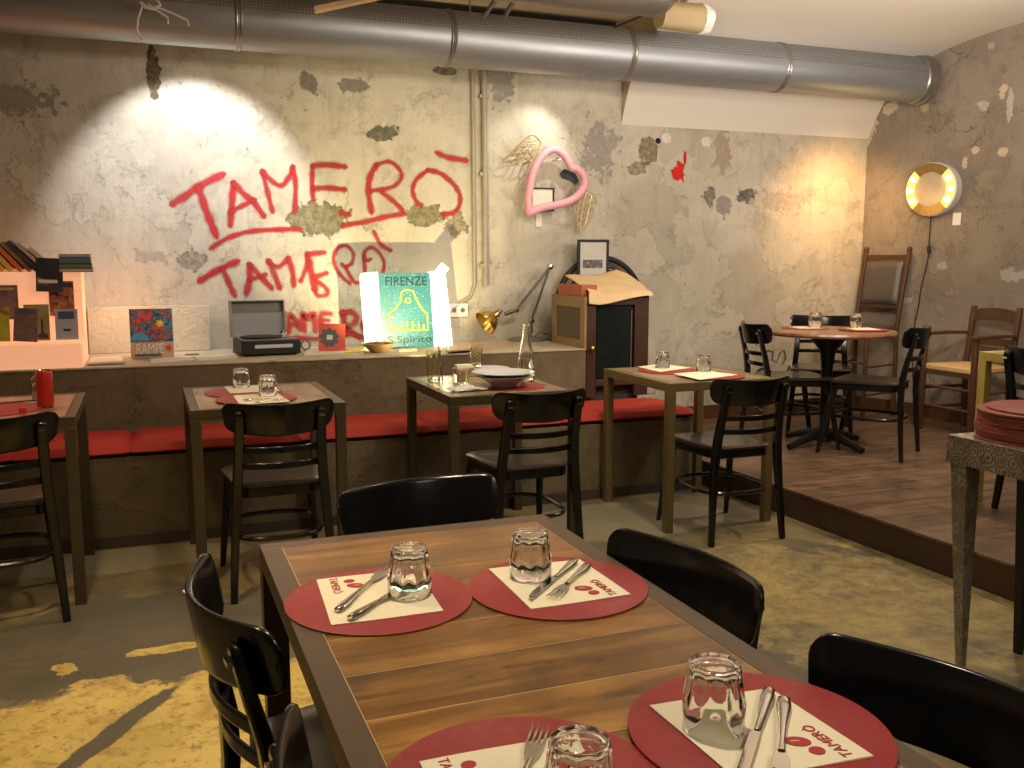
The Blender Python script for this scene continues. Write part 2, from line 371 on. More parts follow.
# ------------------------------------------------------------------ mesh builder
class MB:
    def __init__(s): s.v = []; s.f = []; s.uv = {}; s.mi = []; s.cur = 0; s.T = Matrix()
    def add(s, vs, fs):
        o = len(s.v); s.v += [tuple(s.T @ Vector(p)) for p in vs]
        for f in fs: s.f.append([o + i for i in f]); s.mi.append(s.cur)
        return o
    def box(s, x0, x1, y0, y1, z0, z1, R=None):
        vs = [Vector((x, y, z)) for z in (z0, z1) for y in (y0, y1) for x in (x0, x1)]
        if R is not None: vs = [R @ p for p in vs]
        s.add(vs, [(0, 2, 3, 1), (4, 5, 7, 6), (0, 1, 5, 4), (2, 6, 7, 3), (0, 4, 6, 2), (1, 3, 7, 5)]); return s
    def tube(s, pts, rad, n=10, closed=False, flat=1.0, up=None, cap=True):
        pts = [Vector(p) for p in pts]; N = len(pts)
        if not isinstance(rad, (list, tuple)): rad = [rad] * N
        vs = []; nrm = None
        for i, p in enumerate(pts):
            if closed: t = (pts[(i + 1) % N] - pts[i - 1])
            else: t = pts[min(i + 1, N - 1)] - pts[max(i - 1, 0)]
            t.normalize()
            if up is not None: a = Vector(up)
            elif nrm is None: a = Vector((0, 0, 1)) if abs(t.z) < .9 else Vector((1, 0, 0))
            else: a = nrm
            nrm = (a - t * a.dot(t)).normalized(); b = t.cross(nrm)
            for k in range(n):
                th = 2 * PI * (k + .5) / n
                vs.append(p + (nrm * math.cos(th) * flat + b * math.sin(th)) * rad[i])
        fs = []
        for i in range(N if closed else N - 1):
            for k in range(n):
                a0 = i * n + k; a1 = i * n + (k + 1) % n; j = (i + 1) % N
                fs.append((a0, a1, j * n + (k + 1) % n, j * n + k))
        if not closed and cap: fs += [tuple(range(n - 1, -1, -1)), tuple((N - 1) * n + k for k in range(n))]
        s.add(vs, fs); return s
    def bar(s, pts, w, d, up):
        """rectangular section bar: w across, d along up"""
        pts = [Vector(p) for p in pts]; N = len(pts); vs = []
        W = w if isinstance(w, (list, tuple)) else [w] * N; D = d if isinstance(d, (list, tuple)) else [d] * N
        for i, p in enumerate(pts):
            t = (pts[min(i + 1, N - 1)] - pts[max(i - 1, 0)]).normalized(); a = Vector(up[i] if isinstance(up, list) else up)
            u = (a - t * a.dot(t)).normalized(); b = t.cross(u)
            for sx, sy in ((-1, -1), (1, -1), (1, 1), (-1, 1)): vs.append(p + b * sx * W[i] / 2 + u * sy * D[i] / 2)
        fs = [(0, 3, 2, 1), tuple((N - 1) * 4 + k for k in range(4))]
        for i in range(N - 1):
            for k in range(4): fs.append((i * 4 + k, i * 4 + (k + 1) % 4, i * 4 + 4 + (k + 1) % 4, i * 4 + 4 + k))
        s.add(vs, fs); return s
    def lathe(s, prof, n=32, c=(0, 0, 0), fl=None, ax='z'):
        c = Vector(c); vs = []
        for j, (r, z) in enumerate(prof):
            for k in range(n):
                th = 2 * PI * k / n; rr = r * (fl(j, th) if fl else 1)
                p = (rr * math.cos(th), rr * math.sin(th), z)
                if ax == 'x': p = (z, p[0], p[1])
                if ax == 'y': p = (p[0], z, p[1])
                vs.append(c + Vector(p))
        fs = []
        for j in range(len(prof) - 1):
            for k in range(n): fs.append((j * n + k, j * n + (k + 1) % n, (j + 1) * n + (k + 1) % n, (j + 1) * n + k))
        if prof[0][0] > 1e-6: fs.append(tuple(range(n - 1, -1, -1)))
        if prof[-1][0] > 1e-6: fs.append(tuple((len(prof) - 1) * n + k for k in range(n)))
        s.add(vs, fs); return s
    def prism(s, poly, z0, z1, plane='xy'):
        def P(a, b, z): return (a, b, z) if plane == 'xy' else ((a, z, b) if plane == 'xz' else (z, a, b))
        n = len(poly); vs = [P(a, b, z0) for a, b in poly] + [P(a, b, z1) for a, b in poly]
        fs = [tuple(range(n - 1, -1, -1)), tuple(range(n, 2 * n))] + [(k, (k + 1) % n, n + (k + 1) % n, n + k) for k in range(n)]
        s.add(vs, fs); return s
    def grid(s, fn, nu, nv):
        vs = [fn(i / nu, j / nv) for i in range(nu + 1) for j in range(nv + 1)]
        fs = [(i * (nv + 1) + j, (i + 1) * (nv + 1) + j, (i + 1) * (nv + 1) + j + 1, i * (nv + 1) + j + 1) for i in range(nu) for j in range(nv)]
        o = s.add(vs, fs); return s
    def mesh(s, name, mats, smooth=38, fixn=True):
        me = bpy.data.meshes.new(name); me.from_pydata(s.v, [], s.f); me.update()
        for m in (mats if isinstance(mats, (list, tuple)) else [mats]): me.materials.append(M[m] if isinstance(m, str) else m)
        for p, k in zip(me.polygons, s.mi): p.material_index = k
        if fixn:
            bm = bmesh.new(); bm.from_mesh(me); bmesh.ops.recalc_face_normals(bm, faces=bm.faces); bm.to_mesh(me); bm.free()
        if smooth:
            me.shade_smooth(); me.set_sharp_from_angle(angle=math.radians(smooth))
        return me


def obj(name, mb, mats, parent=None, loc=None, rotz=0, bevel=0, smooth=38, solid=0, fixn=True, **props):
    me = mb.mesh(name, mats, smooth, fixn) if isinstance(mb, MB) else mb
    o = bpy.data.objects.new(name, me); COL.objects.link(o)
    if parent is not None: o.parent = parent
    if loc is not None: o.location = loc
    if rotz: o.rotation_euler = (0, 0, rotz)
    if solid:
        m = o.modifiers.new('thickness', 'SOLIDIFY'); m.thickness = solid; m.offset = 0
    if bevel:
        m = o.modifiers.new('bevel', 'BEVEL'); m.width = bevel; m.segments = 2; m.limit_method = 'ANGLE'; m.angle_limit = math.radians(35)
    for k, v in props.items(): o[k] = v
    return o
def tag(o, label, cat, group=None):
    o['label'] = label; o['category'] = cat
    if group: o['group'] = group
    return o
def thing(name, label, cat, loc=(0, 0, 0), rotz=0, group=None):
    o = bpy.data.objects.new(name, None); COL.objects.link(o); o.empty_display_size = .1
    o.location = loc; o.rotation_euler = (0, 0, rotz); return tag(o, label, cat, group)
def dup(root, loc, rotz, label, group=None, scale=None):
    def cp(o, par):
        c = o.copy(); COL.objects.link(c); c.parent = par
        for ch in o.children: cp(ch, c)
        return c
    r = cp(root, None); r.location = loc; r.rotation_euler = (0, 0, rotz); r['label'] = label
    if scale: r.scale = scale
    if group: r['group'] = group
    return r
def struct(name, mb, mat, **kw):
    o = obj(name, mb, mat, **kw); o['kind'] = 'structure'; return o
def rrect(w0, w1, y0, y1, r=.05, n=6):
    """rounded trapezoid outline, w0 half width at y0, w1 at y1"""
    pts = []
    cs = [(w0 - r, y0 + r, -90), (w1 - r, y1 - r, 0), (-w1 + r, y1 - r, 90), (-w0 + r, y0 + r, 180)]
    for cx, cy, a0 in cs:
        for k in range(n + 1):
            a = math.radians(a0 + 90 * k / n); pts.append((cx + r * math.cos(a), cy + r * math.sin(a)))
    return pts
def text_mb(body, size, depth=.0006, align='CENTER'):
    cu = bpy.data.curves.new('text', 'FONT'); cu.body = body; cu.size = size; cu.extrude = depth; cu.align_x = align; cu.align_y = 'CENTER'; cu.resolution_u = 3
    t = bpy.data.objects.new('text', cu); COL.objects.link(t)
    bpy.context.view_layer.update()
    me = bpy.data.meshes.new_from_object(t.evaluated_get(bpy.context.evaluated_depsgraph_get()))
    vs = [tuple(v.co) for v in me.vertices]; fs = [tuple(p.vertices) for p in me.polygons]
    bpy.data.objects.remove(t); bpy.data.curves.remove(cu); bpy.data.meshes.remove(me)
    return vs, fs

# ------------------------------------------------------------------ the room
ZC = 2.965
XL, XR, YF = -2.6, 6.6, -2.6
struct('floor', MB().box(XL, XR, YF, YW + .1, -.1, 0), 'floor')
mb = MB().box(XL, 5.5, YW, YW + .12, 0, ZC)
struct('wall_back', mb, 'wall')
mb = MB(); a = RW0 - RWD * .15; b = RW0 + RWD * 9
mb.add([a, b, b + RWN * .12, a + RWN * .12] + [p + Vector((0, 0, ZC)) for p in (a, b, b + RWN * .12, a + RWN * .12)],
       [(0, 1, 2, 3), (4, 7, 6, 5), (0, 4, 5, 1), (1, 5, 6, 2), (2, 6, 7, 3), (3, 7, 4, 0)])
struct('wall_right', mb, 'wall_r')
struct('wall_left', MB().box(XL - .1, XL, YF, YW, 0, ZC), 'wall')
struct('wall_front', MB().box(XL, 8, YF - .1, YF, 0, ZC), 'wall')
struct('ceiling', MB().box(XL, 8.2, YF, YW + .1, ZC, ZC + .1), 'ceiling')
# vault between the cream return and the right wall
prof = [(6.0, 2.285), (5.945, 2.42), (5.88, 2.54), (5.80, 2.65), (5.70, 2.745), (5.5, 2.835), (5.33, 2.885), (5.06, 2.93), (4.8, 2.955), (4.5, 2.962), (2.0, 2.962), (-2.6, 2.962)]
mb = MB(); XV = 3.17
vs = []
for (y, z) in prof: vs += [(XV, y, z), (8.1, y, z)]
fs = [(2 * i, 2 * i + 1, 2 * i + 3, 2 * i + 2) for i in range(len(prof) - 1)]
mb.add(vs, fs)
mb.cur = 1
sp = [(p[0], p[1]) for p in prof[:10]] + [(4.5, ZC), (6.0, ZC)]
mb.add([(XV, y, z) for y, z in sp], [tuple(range(len(sp)))])
struct('trim_1', mb, ['vault', 'wedge'])
# black strip painting the shade of the gap atop the wall
struct('trim_2', MB().box(XL, 3.08, 5.93, 6.0, 2.895, 2.95), 'slot_shade')
# plaster line under the vault
# raised platform
def sideX(y): return 3.10 + (4.03 - y) * .035
mb = MB(); y = YW; rows = []
pw = .19; random.seed(3)
k = 0
while y > -1.2:
    y2 = y - pw
    xx = sideX((y + y2) / 2) ; jx = xx
    segs = [jx]; t = jx + random.uniform(.4, 1.2)
    while t < 6.9: segs.append(t); t += 1.22
    segs.append(7.0)
    for s0, s1 in zip(segs, segs[1:]):
        mb.add([(s0 if s0 != jx else sideX(y2), y2 + .0012, .15), (s1 - .0012, y2 + .0012, .15), (s1 - .0012, y - .0006, .15), (s0 if s0 != jx else sideX(y), y - .0006, .15),
                (s0 if s0 != jx else sideX(y2), y2 + .0012, .138), (s1 - .0012, y2 + .0012, .138), (s1 - .0012, y - .0006, .138), (s0 if s0 != jx else sideX(y), y - .0006, .138)],
               [(0, 1, 2, 3), (7, 6, 5, 4), (0, 4, 5, 1), (1, 5, 6, 2), (2, 6, 7, 3), (3, 7, 4, 0)])
    y = y2
plat = struct('floor_platform', mb, 'deck')
mb = MB(); ya, yb = YW, -1.2
mb.add([(sideX(ya) + .004, ya, 0), (7, ya, 0), (7, yb, 0), (sideX(yb) + .004, yb, 0), (sideX(ya) + .004, ya, .138), (7, ya, .138), (7, yb, .138), (sideX(yb) + .004, yb, .138)],
       [(0, 3, 2, 1), (4, 5, 6, 7), (0, 1, 5, 4), (1, 2, 6, 5), (2, 3, 7, 6), (3, 0, 4, 7)])
struct('trim_3', mb, 'darkwood')
# wooden skirting on the platform
struct('baseboard_back', MB().box(3.02, 5.30, 5.975, 6.0, .15, .25), 'walnut')
mb = MB(); a = RW0 - RWN * .02; b = a + RWD * 5; c0 = b + RWN * .02; d0 = RW0.copy()
mb.add([p + Vector((0, 0, z)) for z in (.15, .25) for p in (a, b, c0, d0)], [(0, 3, 2, 1), (4, 5, 6, 7), (0, 1, 5, 4), (1, 2, 6, 5), (2, 3, 7, 6), (3, 0, 4, 7)])
struct('baseboard_right', mb, 'walnut')
# bench and ledge in concrete
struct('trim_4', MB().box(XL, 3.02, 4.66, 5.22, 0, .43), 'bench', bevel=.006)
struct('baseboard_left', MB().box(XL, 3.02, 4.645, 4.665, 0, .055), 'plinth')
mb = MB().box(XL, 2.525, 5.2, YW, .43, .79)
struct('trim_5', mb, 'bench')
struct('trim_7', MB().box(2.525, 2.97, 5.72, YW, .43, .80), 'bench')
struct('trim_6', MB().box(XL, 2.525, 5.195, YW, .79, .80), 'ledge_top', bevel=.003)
# vertical conduits on the wall
zt = 2.78
p1 = aty(472, 200, YW); p2 = aty(483, 200, YW)
mb = MB().tube([(p1.x, YW - .016, zt), (p1.x + .01, YW - .016, 1.18), (p1.x - .02, YW - .016, 1.10), (p1.x - .12, YW - .016, 1.04), (p1.x - .17, YW - .016, .99)], .013, 10)
tag(obj('conduit', mb, 'conduit'), 'thin painted conduit down the plaster wall, left one of the pair, bending at its foot', 'pipe')
mb = MB().tube([(p2.x, YW - .022, zt), (p2.x + .008, YW - .022, 1.17)], .02, 12)
for z in (1.3, 1.9, 2.4): mb.box(p2.x - .032, p2.x + .036, YW - .035, YW, z, z + .02)
tag(obj('conduit', mb, 'conduit'), 'thicker straight conduit down the plaster wall, right one of the pair, nearer the pink heart', 'pipe')
# outlet box
q = aty(457, 310, YW); t = thing('wall_socket', 'small cream wall socket at the foot of the bent conduit beside the lit sign', 'socket', (q.x, YW - .02, q.z))
obj('plate', MB().box(-.07, .07, -.008, .02, -.045, .045), 'plastic_white', t, bevel=.004)
for sx in (-.03, .03): obj('socket_hole', MB().lathe([(.016, 0), (.016, -.012)], 16, (sx, -.0, 0), ax='y'), 'steelgrey', t)

# ------------------------------------------------------------------ graffiti
def ribbon(strokes, name, label, group=None, width=.050, y0=.0015):
    me = bpy.data.meshes.new(name); V = []; Fc = []; UV = []
    rnd = random.Random(4)
    for si, (st, wsc) in enumerate(strokes):
        P = [aty(x, y, YW) for x, y in st]
        # catmull-rom smoothing
        Q = []
        for i in range(len(P) - 1):
            a = P[max(i - 1, 0)]; b = P[i]; c = P[i + 1]; d = P[min(i + 2, len(P) - 1)]
            for k in range(8):
                t = k / 8; Q.append(.5 * ((2 * b) + (c - a) * t + (2 * a - 5 * b + 4 * c - d) * t * t + (3 * b - a - 3 * c + d) * t ** 3))
        Q.append(P[-1]); w = width * wsc
        d0 = (Q[1] - Q[0]).normalized(); d1 = (Q[-1] - Q[-2]).normalized()
        Q = [Q[0] - d0 * w * .45, Q[0] - d0 * w * .25] + Q + [Q[-1] + d1 * w * .25, Q[-1] + d1 * w * .45]
        n = len(Q); o = len(V); NV = 8
        for i, p in enumerate(Q):
            t = (Q[min(i + 1, n - 1)] - Q[max(i - 1, 0)]).normalized(); s = Vector((-t.z, 0, t.x))
            ww = w * (1 + .12 * math.sin(i * .9 + si)); e = .12 if i in (0, n - 1) else (.75 if i in (1, n - 2) else 1)
            for k in range(NV + 1):
                u = k / NV * 2 - 1; q = p + s * u * ww * .62 * max(e, .4); q.y = YW - y0 - si * .00012
                V.append(tuple(q)); UV.append((i / n, .5 + .5 * (1 - (1 - abs(u)) * e) * (1 if u >= 0 else -1)))
        for i in range(n - 1):
            for k in range(NV): a = o + i * (NV + 1) + k; Fc.append((a, a + 1, a + NV + 2, a + NV + 1))
    me.from_pydata(V, [], Fc); ul = me.uv_layers.new(name='UVMap')
    for L in me.loops: ul.data[L.index].uv = UV[L.vertex_index]
    me.materials.append(M['spray'])
    o = bpy.data.objects.new(name, me); COL.objects.link(o); return tag(o, label, 'graffiti', group)
def C3(*p): return [(160 + x / 6.4, 140 + y / 6.4) for x, y in p]
def C4(*p): return [(310 + x / 6.024, 140 + y / 6.024) for x, y in p]
def C5(*p): return [(190 + x / 4.876, 230 + y / 4.876) for x, y in p]
ribbon([(C3((80, 408), (160, 360), (270, 285), (400, 222)), 1.15), (C3((245, 300), (290, 440), (330, 540), (360, 615)), 1.15),
        (C3((450, 545), (458, 430), (470, 275)), 1.0), (C3((470, 275), (540, 350), (600, 400), (665, 488)), .95), (C3((445, 465), (520, 425), (605, 382)), .8),
        (C3((720, 458), (690, 340), (655, 200)), .8), (C3((655, 200), (730, 275), (785, 288), (835, 220), (850, 172)), .8), (C3((850, 172), (868, 300), (860, 460)), .8),
        (C4((20, 365), (12, 270), (16, 158)), .8), (C4((16, 155), (110, 150), (210, 162)), .95), (C4((20, 292), (110, 290), (210, 300)), .9),
        (C4((370, 435), (352, 310), (362, 220), (400, 152)), 1.0), (C4((400, 150), (480, 132), (540, 180), (548, 235), (490, 285), (365, 308)), .7),
        (C4((430, 315), (500, 368), (560, 425)), .8), (C4((710, 182), (640, 240), (618, 305), (640, 370), (672, 392)), .75),
        (C4((712, 182), (790, 205), (870, 275), (905, 350), (880, 428), (800, 450)), .85), (C4((765, 78), (830, 105), (940, 124)), .95),
        (C3((325, 692), (450, 620), (600, 582), (800, 572), (900, 572)), .75), (C4((200, 515), (350, 490), (450, 465), (565, 445)), .85), (C4((185, 438), (235, 452)), .8)],
       'graffiti_word', 'large red sprayed word TAMERÒ with an underline, topmost and biggest on the wall')
ribbon([(C5((48, 248), (140, 192), (232, 152)), 1.0), (C5((160, 190), (195, 270), (218, 318)), .9),
        (C5((275, 308), (290, 240), (290, 168)), 1.0), (C5((290, 168), (340, 220), (398, 283)), .9), (C5((285, 245), (370, 215)), .7),
        (C5((438, 283), (410, 210), (382, 150)), .9), (C5((382, 150), (430, 180), (480, 138)), .75), (C5((480, 138), (500, 200), (506, 272)), .9),
        (C5((572, 118), (590, 200), (612, 290)), 1.1), (C5((572, 118), (655, 110)), .8), (C5((600, 232), (665, 210)), .8), (C5((575, 125), (568, 180), (540, 250)), .7),
        (C5((600, 285), (625, 320), (670, 312), (662, 282), (622, 252)), .7), (C5((780, 262), (722, 205), (700, 140), (720, 90), (760, 76), (795, 110), (790, 160), (755, 178), (740, 165)), .6),
        (C5((760, 185), (798, 250), (830, 250), (852, 200), (848, 120), (880, 86), (920, 110), (946, 160), (940, 205)), .6), (C5((882, 142), (858, 150), (850, 125)), .6),
        (C5((896, 8), (930, 70), (978, 100)), .7)], 'graffiti_word', 'middle red sprayed word TAMERO! slanting below the largest word', y0=.0045)
ribbon([(C5((480, 495), (490, 412), (540, 482)), .95), (C5((487, 462), (525, 455)), .7), (C5((560, 490), (548, 408), (575, 432), (604, 408), (612, 490)), .9),
        (C5((640, 480), (640, 412), (684, 408)), .8), (C5((640, 440), (675, 440)), .7), (C5((748, 402), (755, 515)), .9), (C5((738, 402), (790, 402), (812, 430), (790, 462), (755, 472), (825, 520)), 1.0),
        (C5((890, 405), (850, 430), (842, 480), (880, 520)), .8), (C5((420, 405), (460, 402)), .8), (C5((440, 405), (445, 490)), .8), (C5((505, 522), (640, 530), (760, 505), (860, 528)), .75)],
       'graffiti_word', 'lowest and smallest red sprayed word, partly hidden behind the record player and the lit sign', y0=.0075)

dp = [[(757, 372), (760, 369), (766, 368), (770, 371), (766, 375), (760, 374), (757, 372)], [(770, 371), (776, 374), (781, 373)], [(764, 356), (768, 350), (773, 352), (772, 360), (777, 362), (780, 353), (784, 350), (786, 358), (782, 365)], [(756, 346), (758, 341), (760, 338)], [(787, 372), (789, 366), (792, 373)]]
mb = MB()
for i, st in enumerate(dp): mb.tube([aty(x, y, YW - .004) for x, y in st], .009 if i in (0, 1, 4) else .004, 6)
tag(obj('wall_doodle', mb, 'black'), 'small black scribbled doodle low on the back wall behind the round table', 'graffiti')
# ------------------------------------------------------------------ duct and ceiling fittings
dt = thing('ventilation_duct', 'long round perforated metal duct hanging along the top of the back wall', 'duct', (0, 5.55, 2.655))
R = .16
obj('duct_pipe', MB().lathe([(R, -2.6), (R, 5.40)], 64, ax='x'), 'duct', dt)
for px in (-40, 240, 455, 636, 792):
    x = aty(px, 40, 5.39).x
    obj('joint_band', MB().lathe([(R + .001, x - .02), (R + .006, x - .012), (R + .003, x - .004), (R + .006, x), (R + .003, x + .004), (R + .006, x + .012), (R + .001, x + .02)], 64, ax='x'), 'steelgrey', dt)
obj('end_flange', MB().lathe([(R + .002, 5.33), (R + .012, 5.34), (R + .012, 5.365), (R + .002, 5.375), (R + .002, 5.39), (R + .016, 5.395), (R + .016, 5.43), (R - .02, 5.44)], 64, ax='x'), 'steelgrey', dt)
for x in (1.9, 4.0): obj('hanger_rod', MB().tube([(x, 0, R), (x, 0, ZC - 2.655)], .005, 8), 'steelgrey', dt)
tag(obj('ceiling_duct', MB().lathe([(.13, -2.6), (.13, .42), (.125, .46), (.10, .50), (.05, .52)], 48, ax='x', c=(2.05, 4.35, 2.70)), 'duct2'), 'dull brown round pipe at the ceiling, in front of the long perforated duct', 'pipe')
q = aty(682, 17, 4.9); t = thing('pipe_stub', 'short beige insulated pipe stub with torn white end, above the duct', 'pipe', (q.x - .15, 4.9, q.z))
obj('sleeve', MB().lathe([(.075, 0), (.078, .12), (.082, .27)], 32, ax='x', fl=lambda j, th: 1 + .03 * math.sin(5 * th)), 'seamdark', t)
obj('torn_end', MB().lathe([(.083, .265), (.080, .30), (.072, .33), (.06, .335)], 32, ax='x', fl=lambda j, th: 1 + .06 * math.sin(4 * th + j)), 'plastic_white', t)
obj('bracket', MB().tube([(.12, 0, .07), (.12, 0, ZC - q.z)], .012, 8), 'steelgrey', t)
tag(obj('ceiling_batten', MB().box(-.25, .25, -.03, .03, -.012, .012), 'kraft', loc=aty(362, 0, 5.0)), 'flat beige wooden batten crossing in front of the duct top', 'batten').rotation_euler = (0, math.radians(-14), math.radians(-12))
for i, (xa, xb) in enumerate(((484, 500), (505, 518))):
    a = aty(xa, 16, 5.25); b = aty(xb, -6, 5.1)
    tag(obj('ceiling_strut', MB().bar([a, b], .02, .02, (0, 0, 1)), 'steelgrey'), ['left', 'right'][i] + ' one of two short crossed grey struts above the duct joint', 'strut')
a = aty(615, 27, 5.3); b = aty(668, 2, 4.95)
tag(obj('ceiling_cable', MB().tube([a, (a + b) / 2 + Vector((0, 0, -.01)), b], .006, 8), 'black'), 'thin dark cable slanting over the duct to the beige pipe stub', 'cable')
# twisted white cable ends in front of duct
def crv(px, Y): return [aty(x, y, Y) for x, y in px]
t = thing('loose_cable', 'bundle of loose pale cable ends hanging over the left part of the duct', 'cable', aty(152, 5, 5.3)); o0 = Vector(t.location)
for pl in ([(143, 4), (138, 18), (137, 30), (143, 41)], [(148, 4), (155, 9), (168, 18), (168, 24)], [(154, 6), (170, 12), (187, 20), (189, 26)]):
    obj('cable_end', MB().tube([p - o0 for p in crv(pl, 5.3)], .0055, 8), 'plastic_white', t)
obj('knot', MB().tube([p - o0 for p in crv([(140, 2), (146, 7), (154, 9), (160, 5), (155, -3)], 5.3)], .009, 8), 'plastic_white', t)

# ------------------------------------------------------------------ bistro chair
def crest_mb():
    mb = MB(); nu = 30; ns = 12; vs = []
    for i in range(nu + 1):
        u = -math.cos(PI * i / nu); au = abs(u)
        zt = .806 - .010 * (1 - au * au); zb = .668 + .014 * au * au
        if au > .84:
            k = (au - .84) / .16; dz = .036 * (1 - math.sqrt(max(0, 1 - k * k))); zt -= dz; zb += dz * .9
        yc = -.231 - .082 * math.cos(u * PI / 2)
        th = .0085 if au < .97 else .006
        zc = (zt + zb) / 2; hh = (zt - zb) / 2
        for k in range(ns):
            a = 2 * PI * k / ns
            ca, sa = math.cos(a), math.sin(a)
            yy = th * (abs(ca) ** .45) * (1 if ca > 0 else -1); zz = hh * (abs(sa) ** .28) * (1 if sa > 0 else -1)
            z = zc + zz; x = u * (.217 - .16 * (zt - z) * (1 if au > 0 else 0))
            vs.append((x, yc + yy + (z - .69) * -.18, z))
    fs = [(i * ns + k, i * ns + (k + 1) % ns, (i + 1) * ns + (k + 1) % ns, (i + 1) * ns + k) for i in range(nu) for k in range(ns)]
    fs += [tuple(range(ns - 1, -1, -1)), tuple(nu * ns + k for k in range(ns))]
    mb.add(vs, fs); return mb
def make_chair(label, loc, rz, group):
    t = thing('bistro_chair', label, 'chair', loc, rz, group)
    obj('crest_rail', crest_mb(), 'lacquer', t, smooth=50)
    for s in (-1, 1):
        mb = MB().bar([(s * .200, -.262, 0), (s * .188, -.245, .2), (s * .174, -.234, .40), (s * .166, -.238, .50), (s * .160, -.256, .60), (s * .158, -.278, .68), (s * .157, -.298, .755), (s * .157, -.302, .770)],
                      [.028, .032, .038, .038, .038, .038, .036, .026], [.024, .028, .034, .034, .028, .024, .020, .013], (0, 1, 0))
        obj('rear_leg', mb, 'lacquer', t, bevel=.006)
        mb = MB().tube([(s * .205, .237, 0), (s * .197, .215, .12), (s * .172, .155, .41)], [.012, .0155, .019], 14)
        obj('front_leg', mb, 'lacquer', t)
        obj('stud', MB().box(s * .157 - .012, s * .157 + .012, -.3145, -.300, .738, .746), 'chrome', t)
    for z in (.612, .545):
        pts = []; k0 = -.244 if z > .58 else -.236
        for i in range(13):
            u = -1 + i / 6; pts.append((u * .160, k0 - .045 * math.cos(u * PI / 2) - (z - .55) * .15, z))
        obj('slat', MB().bar(pts, .010, .026, (0, 0, 1)), 'lacquer', t, bevel=.004)
    obj('seat_frame', MB().prism(rrect(.165, .195, -.205, .185, .06), .405, .447), 'lacquer', t, bevel=.006)
    mb = MB(); ol = rrect(.172, .205, -.212, .197, .07, 8); n = len(ol)
    vs = [(x, y, .447) for x, y in ol] + [(x, y, .458) for x, y in ol] + [(x * .95, y * .95, .463) for x, y in ol] + [(x * .7, y * .7, .457) for x, y in ol] + [(0, 0, .455)]
    fs = [tuple(range(n - 1, -1, -1))]
    for r in range(3): fs += [(r * n + k, r * n + (k + 1) % n, (r + 1) * n + (k + 1) % n, (r + 1) * n + k) for k in range(n)]
    fs += [(3 * n + k, 3 * n + (k + 1) % n, 4 * n) for k in range(n)]
    mb.add(vs, fs); obj('seat', mb, 'seat', t)
    pts = []
    for k in range(40):
        a = 2 * PI * k / 40; c, s = math.cos(a), math.sin(a); e = 2 / 3.2
        pts.append((.178 * abs(c) ** e * (1 if c > 0 else -1), -.01 + .205 * abs(s) ** e * (1 if s > 0 else -1), .235))
    obj('stretcher_hoop', MB().tube(pts, .010, 8, closed=True, up=(0, 0, 1)), 'lacquer', t)
    return t
D = math.radians
CG = 'black bentwood bistro chairs'
ch0 = make_chair('black bistro chair at the table with the can, left edge of the photo', (-.565, 3.975, 0), D(8), CG)
def chair(x, y, rz, label, z=0, sy=1): return dup(ch0, (x, y, z), D(rz), label, CG, (1, sy, 1) if sy != 1 else None)
chair(.47, 3.965, 0, 'black bistro chair seen from behind at the second wall table from the left')
chair(1.54, 3.86, 0, 'black bistro chair seen from behind at the wall table with plates and bottle')
chair(2.64, 3.9, -1, 'black bistro chair seen from behind at the olive-legged table beside the platform')
chair(.648, 1.935, 188.6, 'black bistro chair at the far end of the big plank table, facing us')
chair(.712, 1.432, 99, 'black bistro chair right of the big plank table, the farther of two', sy=.80)
chair(.757, .815, 105, 'black bistro chair right of the plank table, nearest the camera at lower right', sy=.84)
chair(.356, 1.625, -82, 'black bistro chair on the left of the plank table, slatted backrest in full view', sy=.94).scale = (1.07, .94, 1)
chair(.375, .955, -84, 'black bistro chair, only its top showing, lower left beside the plank table', sy=.80)
chair(3.86, 4.91, -104, 'black bistro chair on the platform, left of the round table, seen from the side', .15)
chair(4.34, 5.22, 142, 'black bistro chair on the platform behind the round table', .15)
chair(4.17, 4.56, 32, 'black bistro chair on the platform in front and right of the round table', .15)
chair(4.05, 3.06, -90, 'black bistro chair at the yellow-legged table, right edge of the photo', .15)

# ------------------------------------------------------------------ tables
def make_table(label, x0, x1, y0, y1, metal, top, group=None, h=.75, lw=.042, border=.036, planks=None, name='dining_table'):
    cx, cy = (x0 + x1) / 2, (y0 + y1) / 2; a, b = (x1 - x0) / 2, (y1 - y0) / 2
    t = thing(name, label, 'table', (cx, cy, 0), 0, group)
    mb = MB()
    for (p, q, r_, s_) in ((-a, a, -b, -b + border), (-a, a, b - border, b), (-a, -a + border, -b + border, b - border), (a - border, a, -b + border, b - border)):
        mb.box(p, q, r_, s_, h - .042, h)
    obj('frame', mb, metal, t, bevel=.0015)
    mb = MB(); g = .0012
    if planks == 'x':
        y = b - border - g
        for pw in (.098, .139, .139, .14, .14, .14, .14, .14, .14, .14, .14):
            y2 = max(y - pw, -b + border + g)
            if y2 >= y - .01: break
            mb.box(-a + border + g, a - border - g, y2 + .0022, y, h - .0014, h - .0005); y = y2
        obj('tabletop', mb, top, t, bevel=.001)
        obj('underboard', MB().box(-a + border, a - border, -b + border, b - border, h - .035, h - .0011), 'seam', t)
    else:
        n = 5; w = (2 * a - 2 * border - 2 * g) / n
        for i in range(n): mb.box(-a + border + g + i * w + (.0006 if i else 0), -a + border + g + (i + 1) * w - .0006, -b + border + g, b - border - g, h - .02, h - .001)
        obj('tabletop', mb, top, t)
    for sx in (-1, 1):
        for sy in (-1, 1):
            X0 = sx * (a - lw / 2); Y0 = sy * (b - lw / 2)
            obj('leg', MB().box(X0 - lw / 2, X0 + lw / 2, Y0 - lw / 2, Y0 + lw / 2, 0, h - .042), metal, t, bevel=.0015)
    return t
TG = 'square metal-framed tables along the bench'
